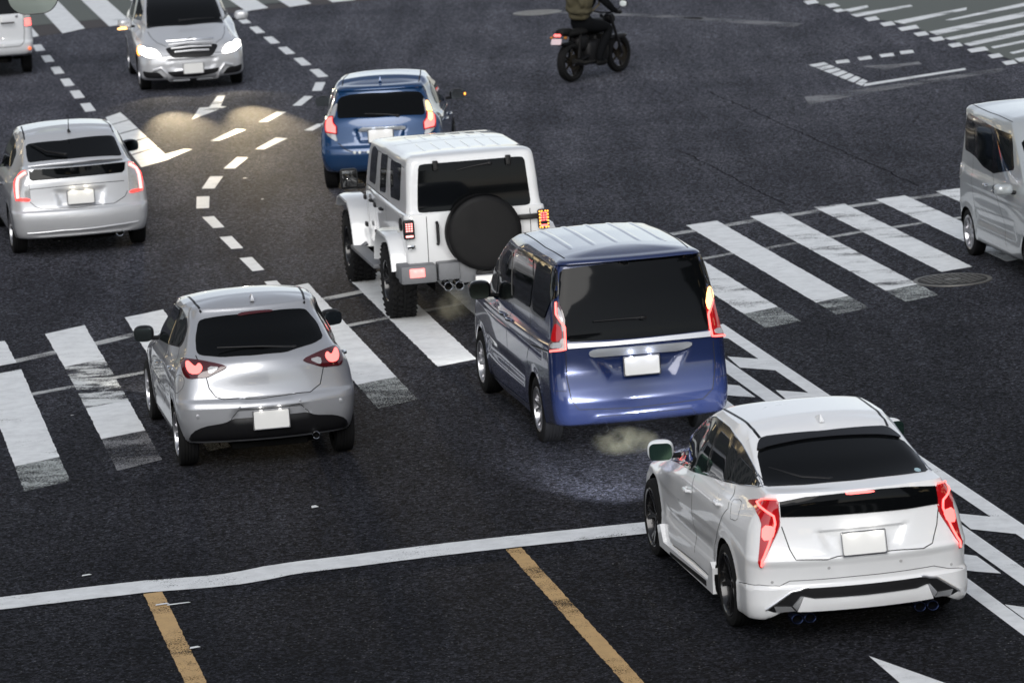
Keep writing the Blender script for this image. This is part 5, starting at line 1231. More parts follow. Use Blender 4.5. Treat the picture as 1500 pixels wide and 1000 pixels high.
wiper(c, [(-.5, 2.52, 1.09), (-.2, 2.58, 1.10), (.1, 2.6, 1.09)], .03); 
V, F = lathe([(-.006, .035), (.006, .035), (.006, .028), (-.006, .028)], 24, 'y'); q = c.T2([(0, 3.34)])[0]
STAR = [tube([(0, 0, 0), (.03*math.sin(a), 0, .03*math.cos(a))], .004, 6) for a in (0, R(120), R(240))]; V2, F2_, _ = join([(V, F)]+STAR); add_mesh('bonnet_emblem', [(a, b+q.y, z+q.z+.04) for a, b, z in V2], F2_, CHROME, c.root)
underbody(c, .75, -.5, 3.1, .22)
beam(c, .62, 3.62, .70, 2700, ang=16, down=6.6, blend=1.0, col=(1, .80, .50)); beam(c, .60, 3.62, .70, 60, ang=72, down=27, blend=1.0, col=(1, .86, .60))
# ---------------------------------------------------------------- 7 grey-silver box van at the right edge
T = TR['kei']
c = mk('kei', 'compact_van', 'tall boxy silver van cut off by the right edge, near the manhole cover', 'van', SILV2, KEI, (0, 2.43), .275, .305, crown=.04, inner=.45,
       dents=[([(.3, .62), (1.9, .66), (2.0, .40), (.35, .40)], .018, .1, 'side'), ([(-.1, .86), (2.2, .84), (2.2, .80), (-.1, .82)], .008, .03, 'side')])
add_wheels(c, .275, .155, .20, (7, .2, .026, False), ALLOY, .728)
c.patch('window_band', T['band'], GLOSSBLK, off=.003, d=(1, 0, 0), mirror=True)
for k in ('wq', 'wr', 'wf'): c.patch('side_window', T[k], GLASS_CLEAR, off=.007, d=(1, 0, 0), mirror=True)
c.ribbons('door_gap', [T['seam1'], T['seam2']], .006, mirror=True)
c.ribbons('sill_trim', [T['sill']], .02, mat=CHROME, off=.006, mirror=True)
for k in ('h1', 'h2'): handle(c, T[k][0][1], T[k][0][2], 1, CHROME, .15); handle(c, T[k][0][1], T[k][0][2], -1, CHROME, .15)
c.patch('windscreen', [(-.6, 2.28, 1.12), (0, 2.38, 1.12), (.6, 2.28, 1.12), (.56, 1.78, 1.56), (0, 1.82, 1.60), (-.56, 1.78, 1.56)], GLASS, off=.005, d=(0, .85, .5))
c.patch('rear_window', [(-.58, -.37, 1.08), (.58, -.37, 1.08), (.55, -.30, 1.55), (-.55, -.30, 1.55)], GLASS, off=.005, d=(0, -1, 0))
for s in (-1, 1):
    c.patch('tail_light', [(s*.74, -.12, 1.03), (s*.72, -.30, 1.06), (s*.69, -.38, 1.06), (s*.69, -.40, .88), (s*.73, -.30, .88), (s*.74, -.15, .96)], CLEARLENS, off=.01, d=(s, -.5, 0))
    c.patch('headlight', [(s*.70, 2.65, .80), (s*.60, 2.85, .78), (s*.45, 2.92, .76), (s*.47, 2.90, .86), (s*.6, 2.8, .92), (s*.69, 2.66, .92)], CLEARLENS, off=.01, d=(s*.5, 1, .2))
    c.ribbons('reflector_strip', [[(s*.73, -.2, .62), (s*.70, -.36, .62)]], .03, mat=CLEARLENS, off=.004)
mirrors(c, .84, 1.90, 1.02, SILV2, (.105, .085, .065), stalk=.04, e=3.2)
c.ribbons('roof_seam', [c.T2([(.56, -.2), (.58, .6), (.55, 1.4)])], .01, mirror=True)
plate(c, -.445, .62); underbody(c, .62, -.3, 2.7, .22)
# ---------------------------------------------------------------- 8 white van at the top left
T = TR['van']
c = mk('van', 'van', 'white van cut off by the top left corner, brake lamp lit', 'van', WHITE2, VAN, (0, 2.7), .31, .34, crown=.04)
add_wheels(c, .31, .18, .2, (7, .2, .02, False), ALLOY, .835)
c.patch('rear_window', [(-.66, -.76, 1.13), (.66, -.76, 1.13), (.62, -.70, 1.60), (-.62, -.70, 1.60)], GLASS, off=.005, d=(0, -1, 0))
for s in (-1, 1):
    L = c.patch('tail_light', [(s*.70, -.80, 1.40), (s*.83, -.66, 1.40), (s*.845, -.70, .88), (s*.70, -.84, .88)], CLEARLENS, off=.012, d=(s*.4, -1, 0))
    c.patch('brake_lens', [(s*.72, -.80, 1.03), (s*.82, -.70, 1.03), (s*.825, -.72, .90), (s*.72, -.82, .90)], REDHOT, off=.018, d=(s*.3, -1, 0), parent=L, ch=0)
    c.patch('top_lens', [(s*.72, -.78, 1.38), (s*.80, -.68, 1.38), (s*.82, -.70, 1.16), (s*.72, -.80, 1.16)], DKRED, off=.018, d=(s*.3, -1, 0), parent=L, ch=0)
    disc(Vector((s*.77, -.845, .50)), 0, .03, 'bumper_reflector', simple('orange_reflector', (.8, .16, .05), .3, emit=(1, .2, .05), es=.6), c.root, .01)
c.ribbons('hatch_gap', [c.R2([(.69, 1.3), (.70, .80), (.68, .62), (.60, .55), (0, .55)])], .01, mirror=True)
V, F = tube([(.3, -.86, .98), (.32, -.885, .98), (.5, -.885, .98), (.52, -.86, .98)], .014); add_mesh('hatch_handle', V, F, BLK, c.root)
disc(c.R2([(.58, 1.08)])[0], 0, .028, 'lock', CHROME, c.root, .012)
plate(c, -.86, .80); underbody(c, .75, -.7, 3.0, .3); mirrors(c, .98, 2.3, 1.15, WHITE2, stalk=.05)
# ---------------------------------------------------------------- 9 white off-roader
T = TR['jeep']
c = mk('jeep', 'off_road_car', 'white boxy off-roader with black covered spare wheel on the tailgate, straddling the zebra crossing', 'off-road car', WHITEJ, JP, (0, 2.946), .42, .50, crown=.02, inner=.5, flare=0)
add_wheels(c, .42, .29, .235, (5, .25, .02, True), DARKALLOY, .935)
jr = c.root
# knobbly shoulders on the off-road tyres
ty0 = [o for o in bpy.data.objects if o.name.startswith('tyre') and o.parent and o.parent.parent == jr]
me = ty0[0].data; bm = bmesh.new(); bm.from_mesh(me)
for k in range(34):
    for s in (-1, 1):
        for sh, w in ((.118, .05), (.05, .055)):
            a = 2*math.pi*(k+(.5 if s > 0 else 0)+(.33 if sh < .1 else 0))/34; M4 = Matrix.Rotation(a, 4, 'X') @ Matrix.Translation((s*sh, 0, .424)) @ Matrix.Rotation(R(25*s), 4, 'Z')
            r = bmesh.ops.create_cube(bm, size=1, matrix=M4 @ Matrix.Diagonal((w, .042, .022, 1)))
bm.to_mesh(me); bm.free()
c.patch('rear_window', T['glass'], GLASS, off=.006, d=(0, -1, 0), skirt=.02)
for k in ('wf', 'wm', 'wr'):
    P = T[k]; w = c.patch('side_window', P, GLASS_CLEAR, off=.005, d=(-1, 0, 0), mirror=True)
# bonnet, grille, fenders
HR = [(.80, .80, .80, 2.2, 3.36, .62, .60, .50, .0, .04, .02, .06), (.86, .86, .86, 2.2, 3.40, .64, .61, .52, .0, .04, .02, .06), (1.10, 1.10, 1.06, 2.2, 3.41, .70, .64, .53, .0, .04, .02, .08), (1.19, 1.19, 1.14, 2.2, 3.38, .68, .62, .50, .0, .05, .02, .08), (1.22, 1.22, 1.17, 2.24, 3.32, .62, .56, .44, .0, .06, .02, .08)]
old = NC; NC = (8, 6, 30, 6, 8); V, F = body(HR, .03, .04); NC = old
q, inv = np.unique(np.round(V, 5), axis=0, return_inverse=True); inv = inv.reshape(-1); Fb = [tuple(dict.fromkeys(int(i) for i in inv[f])) for f in F]; Fb = [f for f in Fb if len(f) > 2]
add_mesh('bonnet', q, Fb, WHITEJ, jr)
V, F, _ = join([box((x, 3.43, .98), (.05, .03, .26), .01) for x in np.linspace(-.27, .27, 7)]); add_mesh('grille', V, F, BLK, jr)
for s in (-1, 1): disc((s*.40, 3.43, 1.0), 0, .085, 'headlight', WHITELIT, jr, .03, (0, 1, 0))
beam(c, .40, 3.5, 1.0, 60, ang=70, down=5)
def flare_(y0, ztop, ya, yb, pts):     # fender flare: side profile (y,z) swept outwards
    for s in (-1, 1):
        V = []; F = []; n = len(pts)
        for x0, dz, ins in ((.70, .0, 0), (.90, -.005, 0), (.955, -.05, .0), (.96, -.09, .01), (.93, -.085, .03), (.70, -.06, .05)):
            for (y, z) in pts:
                cy, cz = (ya+yb)/2, .42; d = Vector((y-cy, z-cz)); L = d.length; d *= (L-ins+dz*.4)/L
                V.append((s*x0, cy+d.x, cz+d.y))
        for j in range(5):
            for i in range(n-1): F.append((j*n+i, j*n+i+1, (j+1)*n+i+1, (j+1)*n+i))
        for i in (0, n-1): F.append(tuple(j*n+i for j in range(6)))
        add_mesh('fender_flare', V, F, WHITEJ, jr, sharp=40)
flare_(0, .98, -.62, .62, [(-.66, .62), (-.60, .80), (-.48, .93), (-.30, .985), (.30, .985), (.48, .92), (.62, .76), (.68, .60)])
flare_(2.946, 1.0, 2.30, 3.55, [(2.22, .50), (2.30, .72), (2.42, .92), (2.60, 1.02), (3.20, 1.03), (3.42, .98), (3.56, .88)])
# bumpers, step, underside
GB = simple('grey_bumper', (.13, .135, .145), .5, noise=.15)
def prism(name, P, y0, y1, mat, par=jr): V, F = extrude(P, y0, y1, 'y'); return add_mesh(name, V, F, mat, par, sharp=30)
b = []
for s in (-1, 1): b += [box((s*.70, -.83, .60), (.40, .22, .20), .02), box((s*.84, -.72, .62), (.14, .30, .17), .02)]
b += [box((-.36, -.84, .61), (.24, .20, .19), .015), box((.36, -.84, .61), (.24, .20, .19), .015), box((0, -.82, .58), (.50, .18, .24), .015)]
V, F, _ = join(b); bp = add_mesh('rear_bumper', V, F, GB, jr)
b = [box((s*.62, -.852, .605), (.20, .20, .17), .012) for s in (-1, 1)]
for s in (-1, 1):
    V, F = box((s*.72, -.945, .62), (.17, .02, .10), .008); add_mesh('brake_light', V, F, simple('bumper_lamp', (.6, .15, .15), .25, emit=(1, .22, .2), es=1.6, noise=.0) if s < 0 else REDLENS, bp)
V, F = box((0, 3.62, .62), (1.5, .2, .2), .03); add_mesh('front_bumper', V, F, GB, jr)
for s in (-1, 1):
    V, F, _ = join([box((s*.90, 1.47, .50), (.16, 1.75, .05), .015), tube([(s*.80, .75, .55), (s*.88, .75, .5)], .025), tube([(s*.80, 2.2, .55), (s*.88, 2.2, .5)], .025)]); add_mesh('side_step', V, F, GB, jr)
underbody(c, .6, -.55, 3.2, .55)
V, F, _ = join([tube([(-.80, 0, .42), (.80, 0, .42)], .05), sellip((.1, 0, .42), (.16, .14, .14)), tube([(-.80, 2.946, .42), (.80, 2.946, .42)], .045), tube([(-.45, .0, .42), (-.48, -.35, .75)], .035), tube([(.45, .0, .42), (.48, -.35, .75)], .035)]); add_mesh('axle', V, F, simple('axle_grey', (.05, .05, .05), .5, .5), jr)
for x in (-.38, -.255): tailpipe(c, x, .44, -.93, .05, CHROME, L=.2)
tailpipe(c, -.16, .465, -.80, .045, CHROME, L=.2)
# tail lamps
def blocklamp(s, mats):
    V, F, _ = join([box((s*.76, -.775, 1.085), (.125, .07, .215), .02)]); L = add_mesh('tail_light', V, F, BLK, jr)
    P = []; 
    for i in range(3):
        for j in range(4): P.append(box((s*.76+(i-1)*.028, -.813, 1.075+j*.026), (.019, .01, .016), .003))
    V, F, _ = join(P); add_mesh('led_cluster', V, F, mats[0], L)
    V, F = box((s*.76, -.813, 1.015), (.085, .01, .022), .003); add_mesh('led_bar', V, F, mats[0], L)
    if mats[1]:
        P = []
        for k in range(6):
            z = .998+k*.035
            for xx in (-.046, .046): P.append(box((s*.76+xx, -.813, z), (.016, .012, .018), .003))
        for xx in (-.02, .02):
            for z in (.995, 1.175): P.append(box((s*.76+xx, -.813, z), (.018, .012, .016), .003))
        V, F, _ = join(P); add_mesh('turn_signal', V, F, mats[1], L)
blocklamp(-1, (simple('led_red', (.6, .2, .2), .3, emit=(1, .28, .26), es=2.4), None)); blocklamp(1, (REDHOT, AMBER))
# spare wheel
sp = thing('spare', '', '', (0, 0, 0)); 
for k in ('label', 'category'): del sp[k]
sp.name = 'spare_wheel'; sp.parent = jr; sp.location = (.055, -.88, 1.01)
V, F = lathe([(.13, 0), (.13, .36), (.11, .405), (.06, .418), (-.06, .418), (-.105, .412), (-.122, .395), (-.130, .36), (-.134, .28), (-.136, .14), (-.137, .0)], 64, 'y')
VIN = simple('black_vinyl', (.004, .004, .0045), .55, 0, .2, noise=.25, nscale=12); add_mesh('wheel_cover', V, F, VIN, sp)
V, F = lathe([(-.06, .424), (.06, .424)], 64, 'y'); add_mesh('cover_hem', V, F, VIN, sp)
plate(c, -.985, .455, .085, 0)
V, F, _ = join([box((.085, -.96, .56), (.30, .03, .05), .008), box((-.03, -.965, .585), (.05, .04, .03)), box((.19, -.965, .585), (.05, .04, .03))]); add_mesh('plate_bracket', V, F, BLK, jr)
# gate details
c.ribbons('tailgate_gap', [c.R2([(-.55, 1.21), (-.55, .66)]), c.R2([(.62, 1.21), (.62, .66)]), c.R2([(-.55, .66), (.62, .66)])], .008)
for z in (1.12, .86):
    V, F = box((.62, -.775, z), (.30, .035, .06), .01); add_mesh('gate_hinge', V, F, BLK, jr)
for x in T['hinges']: 
    V, F = box((x[0], -.71, 1.765), (.06, .05, .11), .012); add_mesh('glass_hinge', V, F, BLK, jr)
V, F = tube([(-.44, -.76, 1.14), (-.44, -.80, 1.12), (-.44, -.80, .92), (-.44, -.76, .90)], .018); add_mesh('gate_handle', V, F, BLK, jr)
wiper(c, [(-.18, -.70, 1.68), (0, -.70, 1.71), (.2, -.70, 1.73)], .02)
V, F, _ = join([box((-.74, -.768, .885), (.09, .015, .045), .008)]); add_mesh('badge', V, F, CHROME, jr)
V, F = box((-.74, -.778, .885), (.06, .006, .022), .003); add_mesh('badge', V, F, BLK, jr)
h = c.bvh.ray_cast(Vector((-3, -.48, 1.11)), Vector((1, 0, 0)))[0]; disc(h, 0, .075, 'fuel_cap', BLK, jr, .02, (-1, 0, 0))
c.ribbons('door_gap', [c.S2([(.62, 1.72), (.60, 1.3), (.58, .62)]), c.S2([(1.42, 1.75), (1.42, 1.25), (1.40, .62)]), c.S2([(2.12, 1.25), (2.16, .62)]), c.S2([(.6, 1.245), (2.2, 1.245)])], .008, mirror=True)
for y, z in ((.85, 1.12), (1.62, 1.12)): handle(c, y, z, -1, BLK, .16); handle(c, y, z, 1, BLK, .16)
for s in (-1, 1):
    for y in (1.40, 2.14):
        for z in (1.10, .78): V, F = box((s*.80, y, z), (.03, .10, .055), .01); add_mesh('door_hinge', V, F, BLK, jr)
for s in (-1, 1):
    V, F, _ = join([box((s*.98, 2.12, 1.33), (.20, .10, .24), .03), tube([(s*.80, 2.15, 1.23), (s*.93, 2.13, 1.23)], .03)]); m_ = add_mesh('door_mirror', V, F, BLK, jr)
    V, F = box((s*.98, 2.065, 1.335), (.165, .01, .19), .003); add_mesh('mirror_glass', V, F, simple('mirror_dusk', (.12, .12, .12), .08, .9), m_)
V, F = box((-.92, 3.50, .90), (.05, .06, .05), .01); add_mesh('side_marker', V, F, AMBERHOT, jr)
for x in (-.42, -.25, -.08, .09, .26, .43):
    P = c.T2([(x, y) for y in np.linspace(-.3, .62, 10)]); P2 = c.T2([(x, y) for y in np.linspace(.72, 1.55, 9)])
    parts = []
    for Q in (P, P2):
        V = []; F = []
        for i, p in enumerate(Q):
            e = -.003+min(1, i/2, (len(Q)-1-i)/2)*.011; V += [(p.x-.02, p.y, p.z-.004), (p.x-.011, p.y, p.z+e), (p.x+.011, p.y, p.z+e), (p.x+.02, p.y, p.z-.004)]
        for i in range(len(Q)-1):
            for j in range(3): F.append((i*4+j, i*4+j+1, i*4+5+j, i*4+4+j))
        parts.append((V, F))
    V, F, _ = join(parts); add_mesh('roof_rib', V, F, WHITEJ, jr)
c.ribbons('roof_gap', [c.T2([(-.66, .67), (0, .67), (.66, .67)]), [(-.745, -.5, 1.745), (-.73, .5, 1.745), (-.71, 1.8, 1.72)]], .008)
# ================================================================ motorcycle, rider, mirror, smoke
BK = simple('bike_black', (.003, .003, .004), .45, 0, .25); ENG = simple('engine_metal', (.010, .010, .011), .5, .3, .3, noise=.4); 
yaw = .64; root = thing('motorcycle', 'black motorcycle with lit red tail lamp carrying a rider across the far road', 'motorcycle', (1.235, 72.15, 0), yaw)
def bw(y0, rad, w):
    e = bpy.data.objects.new('wheel', None); COL.objects.link(e); e.parent = root; e.location = (0, y0, rad)
    prof = [(w*.35, rad-.10), (w*.5, rad-.06), (w*.38, rad-.015), (0, rad), (-w*.38, rad-.015), (-w*.5, rad-.06), (-w*.35, rad-.10)]
    V, F = lathe(prof, 48); add_mesh('tyre', V, F, TYRE, e)
    P = [lathe([(.03, rad-.085), (.035, rad-.105), (-.035, rad-.105), (-.03, rad-.085)], 48), lathe([(.05, 0), (.05, .05), (-.05, .05), (-.05, 0)], 20), lathe([(.062, .06), (.062, .13), (.055, .13), (.055, .06)], 32)]
    for k in range(5):
        a = 2*math.pi*k/5; P.append(tube([(0, .03*math.cos(a), .03*math.sin(a)), (0, (rad-.1)*math.cos(a), (rad-.1)*math.sin(a))], [.022, .014], 8))
    V, F, _ = join(P); add_mesh('rim', V, F, simple('bronze_rim', (.03, .024, .016), .4, .6), e)
bw(0, .325, .15); bw(1.36, .32, .12)
P = [tube([(0, .12, .80), (0, .55, .84), (0, .98, .92)], .035), tube([(0, .98, .92), (0, .85, .5), (0, .72, .28)], .03), tube([(-.12, .0, .33), (-.12, .5, .42)], .028), tube([(.12, .0, .33), (.12, .5, .42)], .028), tube([(-.1, .1, .38), (-.1, .18, .78)], .025), tube([(.1, .1, .38), (.1, .18, .78)], .025), tube([(0, .5, .42), (0, .3, .8)], .03)]
V, F, _ = join(P); add_mesh('frame', V, F, BK, root)
P = [sellip((0, .62, .44), (.19, .30, .21), 4), sellip((0, .30, .62), (.12, .18, .14), 3), sellip((0, .70, .62), (.13, .13, .12), 5), sellip((.14, .60, .36), (.05, .13, .12)), sellip((-.14, .60, .36), (.05, .13, .12))]+[box((0, .72, .55+k*.03), (.28, .26, .01)) for k in range(6)]
V, F, _ = join(P); add_mesh('engine', V, F, ENG, root)
V, F = sellip((0, .66, .86), (.145, .27, .13), 2.6); add_mesh('fuel_tank', V, F, BK, root)
V, F, _ = join([sellip((0, .18, .80), (.13, .34, .055), 3), sellip((0, -.14, .84), (.10, .16, .06), 3)]); add_mesh('seat', V, F, simple('seat_vinyl', (.004, .004, .004), .7, 0, .3), root)
P = [tube([(s*.09, 1.36, .32), (s*.09, 1.18, .72), (s*.09, 1.06, 1.0)], .026) for s in (-1, 1)]; P += [sellip((0, 1.36, .60), (.07, .26, .05), 2.5)]
V, F, _ = join(P); add_mesh('front_fork', V, F, simple('fork', (.03, .03, .033), .4, .6), root)
V, F, _ = join([tube([(-.38, .90, 1.06), (-.28, .98, 1.07), (-.1, 1.04, 1.03), (.1, 1.04, 1.03), (.28, .98, 1.07), (.38, .90, 1.06)], .013), tube([(.30, .92, 1.06), (.44, .84, 1.05)], .02), tube([(-.30, .92, 1.06), (-.44, .84, 1.05)], .02)]); hb = add_mesh('handlebar', V, F, BK, root)
V, F = sellip((0, 1.16, .92), (.10, .09, .10), 2.2); add_mesh('headlight', V, F, BK, root)
for s in (-1, 1):
    V, F, _ = join([tube([(s*.30, .97, 1.08), (s*.40, .98, 1.16)], .007), sellip((s*.44, .98, 1.19), (.075, .02, .055), 2.5)]); m_ = add_mesh('rear_view_mirror', V, F, BK, root)
    V, F = sellip((s*.44, .955, 1.19), (.068, .006, .048), 2.5); add_mesh('mirror_glass', V, F, simple('painted_sky_glass', (.85, .9, .9), .5, .2), m_)  # pale matte colour stands in for the sky's reflection
V, F = sellip((0, -.20, .34), (.01, .01, .01)); 
V, F = tube([(.17, .55, .30), (.18, .1, .30), (.18, -.15, .36)], [.03, .045, .05], 14); add_mesh('exhaust_pipe', V, F, simple('pipe', (.02, .02, .02), .4, .6), root)
V, F = sellip((0, -.10, .64), (.07, .22, .03), 2.5); add_mesh('rear_fender', V, F, BK, root)
V, F, _ = join([sellip((-.03, -.33, .80), (.034, .03, .024), 2.3), sellip((.03, -.33, .80), (.034, .03, .024), 2.3)]); add_mesh('tail_light', V, F, REDHOT, root)
P = extrude(rrect(0, 0, .20, .10, .01), -.004, .004); V, F = xf(P, Matrix.Translation((0, -.37, .70)) @ Matrix.Rotation(R(-25), 4, 'X')); add_mesh('licence_plate', V, F, simple('bike_plate', (.75, .6, .62), .5), root)
for s in (-1, 1):
    V, F = sellip((s*.14, -.30, .76), (.025, .03, .022)); add_mesh('turn_signal', V, F, simple('amber_lens', (.4, .15, .02), .2), root)
# rider: one continuous skinned body
def skin_mesh(name, verts, edges, radii, rootv, mat, parent, sub=2):
    me = bpy.data.meshes.new(name); me.from_pydata(verts, edges, []); o = bpy.data.objects.new(name, me); COL.objects.link(o)
    md = o.modifiers.new('skin', 'SKIN'); md.use_smooth_shade = True; sd = o.modifiers.new('sub', 'SUBSURF'); sd.levels = sub; sd.render_levels = sub
    for i, r in enumerate(radii):
        rr = r if isinstance(r, tuple) else (r, r); me.skin_vertices[0].data[i].radius = rr
    me.skin_vertices[0].data[rootv].use_root = True
    dg = bpy.context.evaluated_depsgraph_get(); bpy.context.view_layer.update(); m2 = bpy.data.meshes.new_from_object(o.evaluated_get(dg)); o.modifiers.clear(); o.data = m2
    m2.materials.clear(); m2.materials.append(mat)
    for p in m2.polygons: p.use_smooth = True
    o.parent = parent; return o
JACK = simple('dark_jacket', (.0035, .004, .005), .9, 0, .12, noise=.4, nscale=9); JEAN = simple('dark_trousers', (.004, .0045, .007), .9, 0, .12, noise=.3, nscale=14); GLOVE = simple('black_glove', (.012, .012, .012), .6)
pr = thing('person', 'rider in dark jacket, helmet and khaki backpack, sitting on the motorcycle and holding its handlebar', 'person', (1.235, 72.15, 0), yaw)
vs = [(0, .34, .92), (0, .40, 1.08), (0, .50, 1.25), (0, .60, 1.40), (0, .66, 1.50)]; ed = [(0, 1), (1, 2), (2, 3), (3, 4)]; rd = [(.17, .14), (.155, .12), (.185, .125), (.13, .09), .058]
def chain(start, pts, rs):
    p = start
    for q, r in zip(pts, rs): vs.append(q); rd.append(r); ed.append((p, len(vs)-1)); p = len(vs)-1
    return p
for s in (-1, 1):
    chain(3, [(s*.20, .60, 1.38), (s*.34, .68, 1.20), (s*.37, .78, 1.10), (s*.39, .86, 1.07)], [.085, .066, .052, .036])
    chain(0, [(s*.12, .40, .88), (s*.23, .72, .84), (s*.26, .78, .78), (s*.22, .54, .42), (s*.22, .50, .30), (s*.22, .64, .27)], [.125, .10, .095, .07, .055, .045])
bodyo = skin_mesh('body', vs, ed, rd, 0, JACK, pr)
# gloved hands: palm and five fingers curled round the grip
for s in (-1, 1):
    bm_parts = [sellip((s*.395, .875, 1.075), (.045, .03, .018), 3)]
    for k in range(4):
        x = s*(.365+k*.021); L = (.9, 1, .95, .8)[k]; bm_parts.append(tube([(x, .885, 1.082), (x, .885+.035*L, 1.072), (x, .885+.030*L, 1.042), (x, .885+.002, 1.034)], [.010, .0095, .009, .008], 8))
    bm_parts.append(tube([(s*.355, .87, 1.07), (s*.345, .86, 1.045), (s*.35, .88, 1.032)], [.011, .010, .009], 8))
    V, F, _ = join(bm_parts); add_mesh('gloved_hand', V, F, GLOVE, pr)
V, F = sellip((0, .70, 1.66), (.125, .150, .135), 2.2, 28, 18); add_mesh('helmet', V, F, simple('helmet_shell', (.02, .02, .022), .2, coat=1), pr)
V, F = sellip((0, .80, 1.65), (.10, .065, .055), 2.4); add_mesh('visor', V, F, GLASS, pr)
for s in (-1, 1): V, F = sellip((s*.22, .56, .26), (.05, .14, .05), 2.6); add_mesh('boot', V, F, simple('boot', (.004, .004, .004), .7, 0, .2), pr)
# khaki backpack with folds
bm = bmesh.new(); bmesh.ops.create_icosphere(bm, subdivisions=5, radius=1)
from mathutils import noise as mn
for v in bm.verts:
    p = v.co.copy(); g = lambda w: math.copysign(abs(w)**.75, w); q = Vector((g(p.x)*.21, g(p.y)*.15, g(p.z)*.27))
    q += p*(.022*mn.noise(Vector((p.x*2, p.y*2, p.z*5)))+.012*math.sin(p.z*14+p.x*2+2*mn.noise(p*2))); v.co = q*1.08+Vector((0, .33, 1.27))
bp_ = bpy.data.meshes.new('backpack'); bm.to_mesh(bp_); bm.free()
for p in bp_.polygons: p.use_smooth = True
bo = bpy.data.objects.new('backpack', bp_); COL.objects.link(bo); bp_.materials.append(simple('khaki_cloth', (.058, .050, .026), .9, noise=.45, nscale=8))
bo.parent = None; bo.location = (1.235, 72.15, 0); bo.rotation_euler = (0, 0, -yaw); bo['label'] = 'bulging khaki backpack on the back of the motorcycle rider'; bo['category'] = 'backpack'
for s in (-1, 1):
    V, F = tube([(s*.12, .28, 1.46), (s*.13, .46, 1.50), (s*.14, .72, 1.40), (s*.15, .68, 1.20), (s*.13, .36, 1.05)], .016, 8); add_mesh('strap', V, F, simple('strap_cloth', (.12, .10, .06), .8), bo)
# rounded traffic mirror hung on a pole outside the frame
mr = thing('traffic_mirror', 'grey-green rounded traffic mirror with thin dark rim, beside the white van', 'mirror', (-6.2, 60, 0), 0)
bx, bz = -.02, 3.02
P = rrect(0, 0, .68, .62, .24, 10); V, F = extrude(P, -.02, .05); xfv = lambda V: [(a+bx, b, q+bz) for a, b, q in V]
def dome(P, y0, h, n=8):
    V = []; F = []; m = len(P)
    for k in range(n): r = 1-k/n; V += [(a*r, y0-h*(1-r*r), b*r) for a, b in P]
    V.append((0, y0-h, 0))
    for k in range(n-1):
        for i in range(m): F.append((k*m+i, k*m+(i+1) % m, (k+1)*m+(i+1) % m, (k+1)*m+i))
    for i in range(m): F.append(((n-1)*m+i, (n-1)*m+(i+1) % m, n*m))
    return V, F
D = dome(P, -.02, .05); add_mesh('mirror_face', xfv(D[0]), D[1], simple('mirror_face', (.30, .345, .315), .35, .3, noise=.08, nscale=3), mr)
V, F = tube([(a*1.0+bx, -.01, b+bz) for a, b in P], .011, 10, closed=True); add_mesh('rim', V, F, simple('dark_chrome', (.08, .075, .075), .15, .9), mr)
V, F = tube([(bx+a*.98, .0, bz+b*.98-.004) for a, b in P], .013, 10, closed=True); add_mesh('rim_edge', V, F, CHROME, mr)
V, F = extrude(P, .0, .05); add_mesh('housing', xfv(V), F, simple('housing', (.12, .13, .12), .5), mr)
V, F, _ = join([tube([(-1.6, .15, 0), (-1.6, .15, 3.6)], .05, 16), tube([(-1.6, .15, 3.5), (-.9, .13, 3.62), (bx, .1, 3.45), (bx, .08, 3.1)], .025, 12), tube([(-1.6, .15, 0), (-1.6, .15, .03)], .13, 20)]); add_mesh('pole', V, F, simple('pole_grey', (.3, .31, .31), .4, .5), mr)
# exhaust vapour
def vapour(label, loc, size, dens, col):
    V, F = sellip((0, 0, 0), size, 2, 20, 12); o = add_mesh('exhaust_smoke', V, F, [], None); o.location = loc; o['kind'] = 'stuff'; o['label'] = label; o['category'] = 'smoke'
    m = bpy.data.materials.new('vapour'); m.use_nodes = True; N = m.node_tree.nodes; L = m.node_tree.links; N.clear()
    out = N.new('ShaderNodeOutputMaterial'); pv = N.new('ShaderNodeVolumePrincipled'); pv.inputs['Color'].default_value = (*col, 1); pv.inputs['Anisotropy'].default_value = .2
    tc = N.new('ShaderNodeTexCoord'); t = N.new('ShaderNodeTexNoise'); t.inputs['Scale'].default_value = 5.5; t.inputs['Detail'].default_value = 5; L.new(tc.outputs['Object'], t.inputs[0])
    mp = N.new('ShaderNodeMapping'); mp.inputs['Scale'].default_value = (1/size[0], 1/size[1], 1/size[2]); L.new(tc.outputs['Object'], mp.inputs[0])
    ln = N.new('ShaderNodeVectorMath'); ln.operation = 'LENGTH'; L.new(mp.outputs[0], ln.inputs[0])
    f = N.new('ShaderNodeMapRange'); f.inputs[1].default_value = 1; f.inputs[2].default_value = .2; L.new(ln.outputs['Value'], f.inputs[0])
    r = N.new('ShaderNodeMapRange'); r.inputs[1].default_value = .44; r.inputs[2].default_value = .72; r.inputs[4].default_value = dens; L.new(t.outputs[0], r.inputs[0])
    mu = N.new('ShaderNodeMath'); mu.operation = 'MULTIPLY'; L.new(f.outputs[0], mu.inputs[0]); L.new(r.outputs[0], mu.inputs[1]); L.new(mu.outputs[0], pv.inputs['Density']); L.new(pv.outputs[0], out.inputs['Volume']); o.data.materials.append(m)
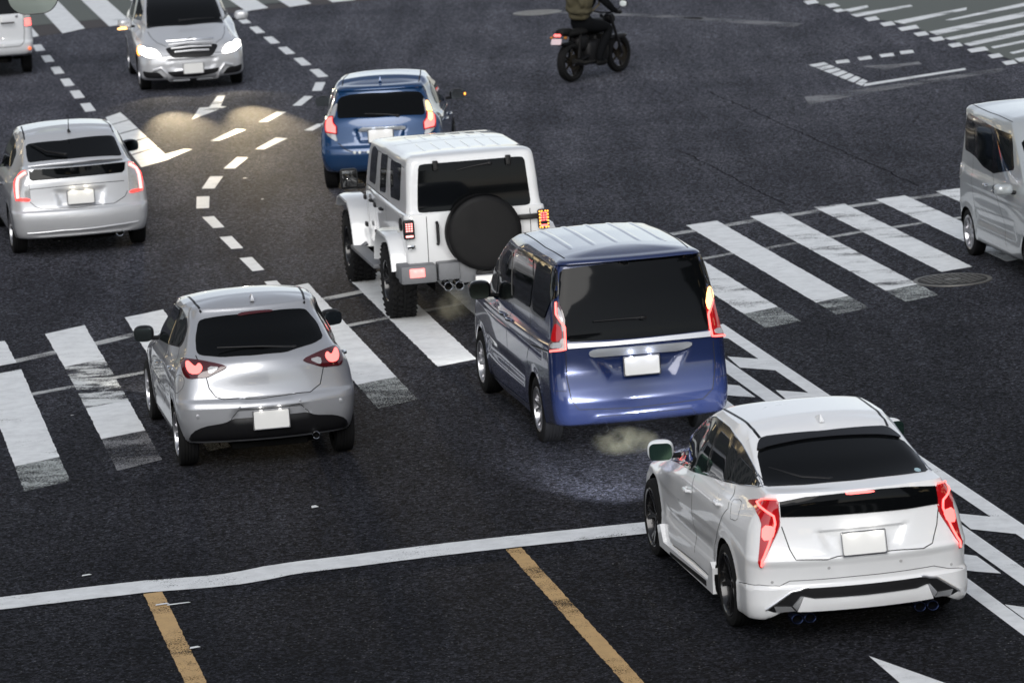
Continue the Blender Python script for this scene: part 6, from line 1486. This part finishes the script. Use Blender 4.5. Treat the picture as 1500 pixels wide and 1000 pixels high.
vapour('pale exhaust vapour drifting low behind the blue minivan', (.98, 39.95, .20), (.34, .32, .14), 6, (.96, .93, .66))
vapour('faint exhaust vapour under the rear bumper of the white off-roader', (-.62, 47.75, .32), (.22, .30, .20), 6.0, (.96, .92, .70))
# ================================================================ unseen blocks added so the cars' paint and glass have something to reflect
def building(label, x, y, w, d, h, col, yaw=0, fl=3.4, bay=3.0, lit=.12, seed=1):
    rnd = random.Random(seed); r = thing('added_building', label, 'building', (x, y, 0), yaw)
    V, F, _ = join([box((0, 0, h/2), (w, d, h)), box((0, 0, h+.4), (w+.4, d+.4, .8)), box((w*.2, 0, h+2), (w*.3, d*.4, 2.6))]); add_mesh('wall', V, F, simple('facade', col, .8, noise=.15, nscale=.4), r, smooth=False)
    A = []; B = []
    for k in range(int((h-1)/fl)):
        z = 1.8+k*fl
        for ax in (0, 1):
            L = (w, d)[ax]; o = (d, w)[ax]/2+.02; n = int((L-1)/bay)
            for i in range(n):
                t = (i-(n-1)/2)*bay
                for s in (-1, 1):
                    q = box((t, s*o, z), (bay*.72, .06, 1.9)) if ax == 0 else box((s*o, t, z), (.06, bay*.72, 1.9)); (B if rnd.random() < lit else A).append(q)
    V, F, _ = join(A); o_ = add_mesh('window', V, F, simple('office_glass', (.03, .035, .04), .1), r, smooth=False); o_['kind'] = 'stuff'
    V, F, _ = join(B); o_ = add_mesh('lit_window', V, F, simple('office_lit', (.8, .6, .3), .5, emit=(1, .78, .45), es=2.0), r, smooth=False); o_['kind'] = 'stuff'
building('unseen brown block added for car reflections, left of the crossing', -46, 38, 22, 40, 24, (.10, .075, .06), .17, seed=2)
building('unseen grey block added for car reflections, at the far left corner', -44, 112, 26, 30, 30, (.16, .16, .165), .17, seed=3)
building('unseen dark block added for car reflections, right of the crossing', 46, 22, 26, 44, 26, (.05, .055, .065), .17, seed=4)
building('unseen pale block added for car reflections, beyond the right pavement', 58, 112, 28, 34, 22, (.24, .235, .22), .17, seed=5)
building('unseen long low block added for car reflections, behind the viewer', -6, -48, 60, 16, 12, (.12, .11, .105), .0, seed=6)
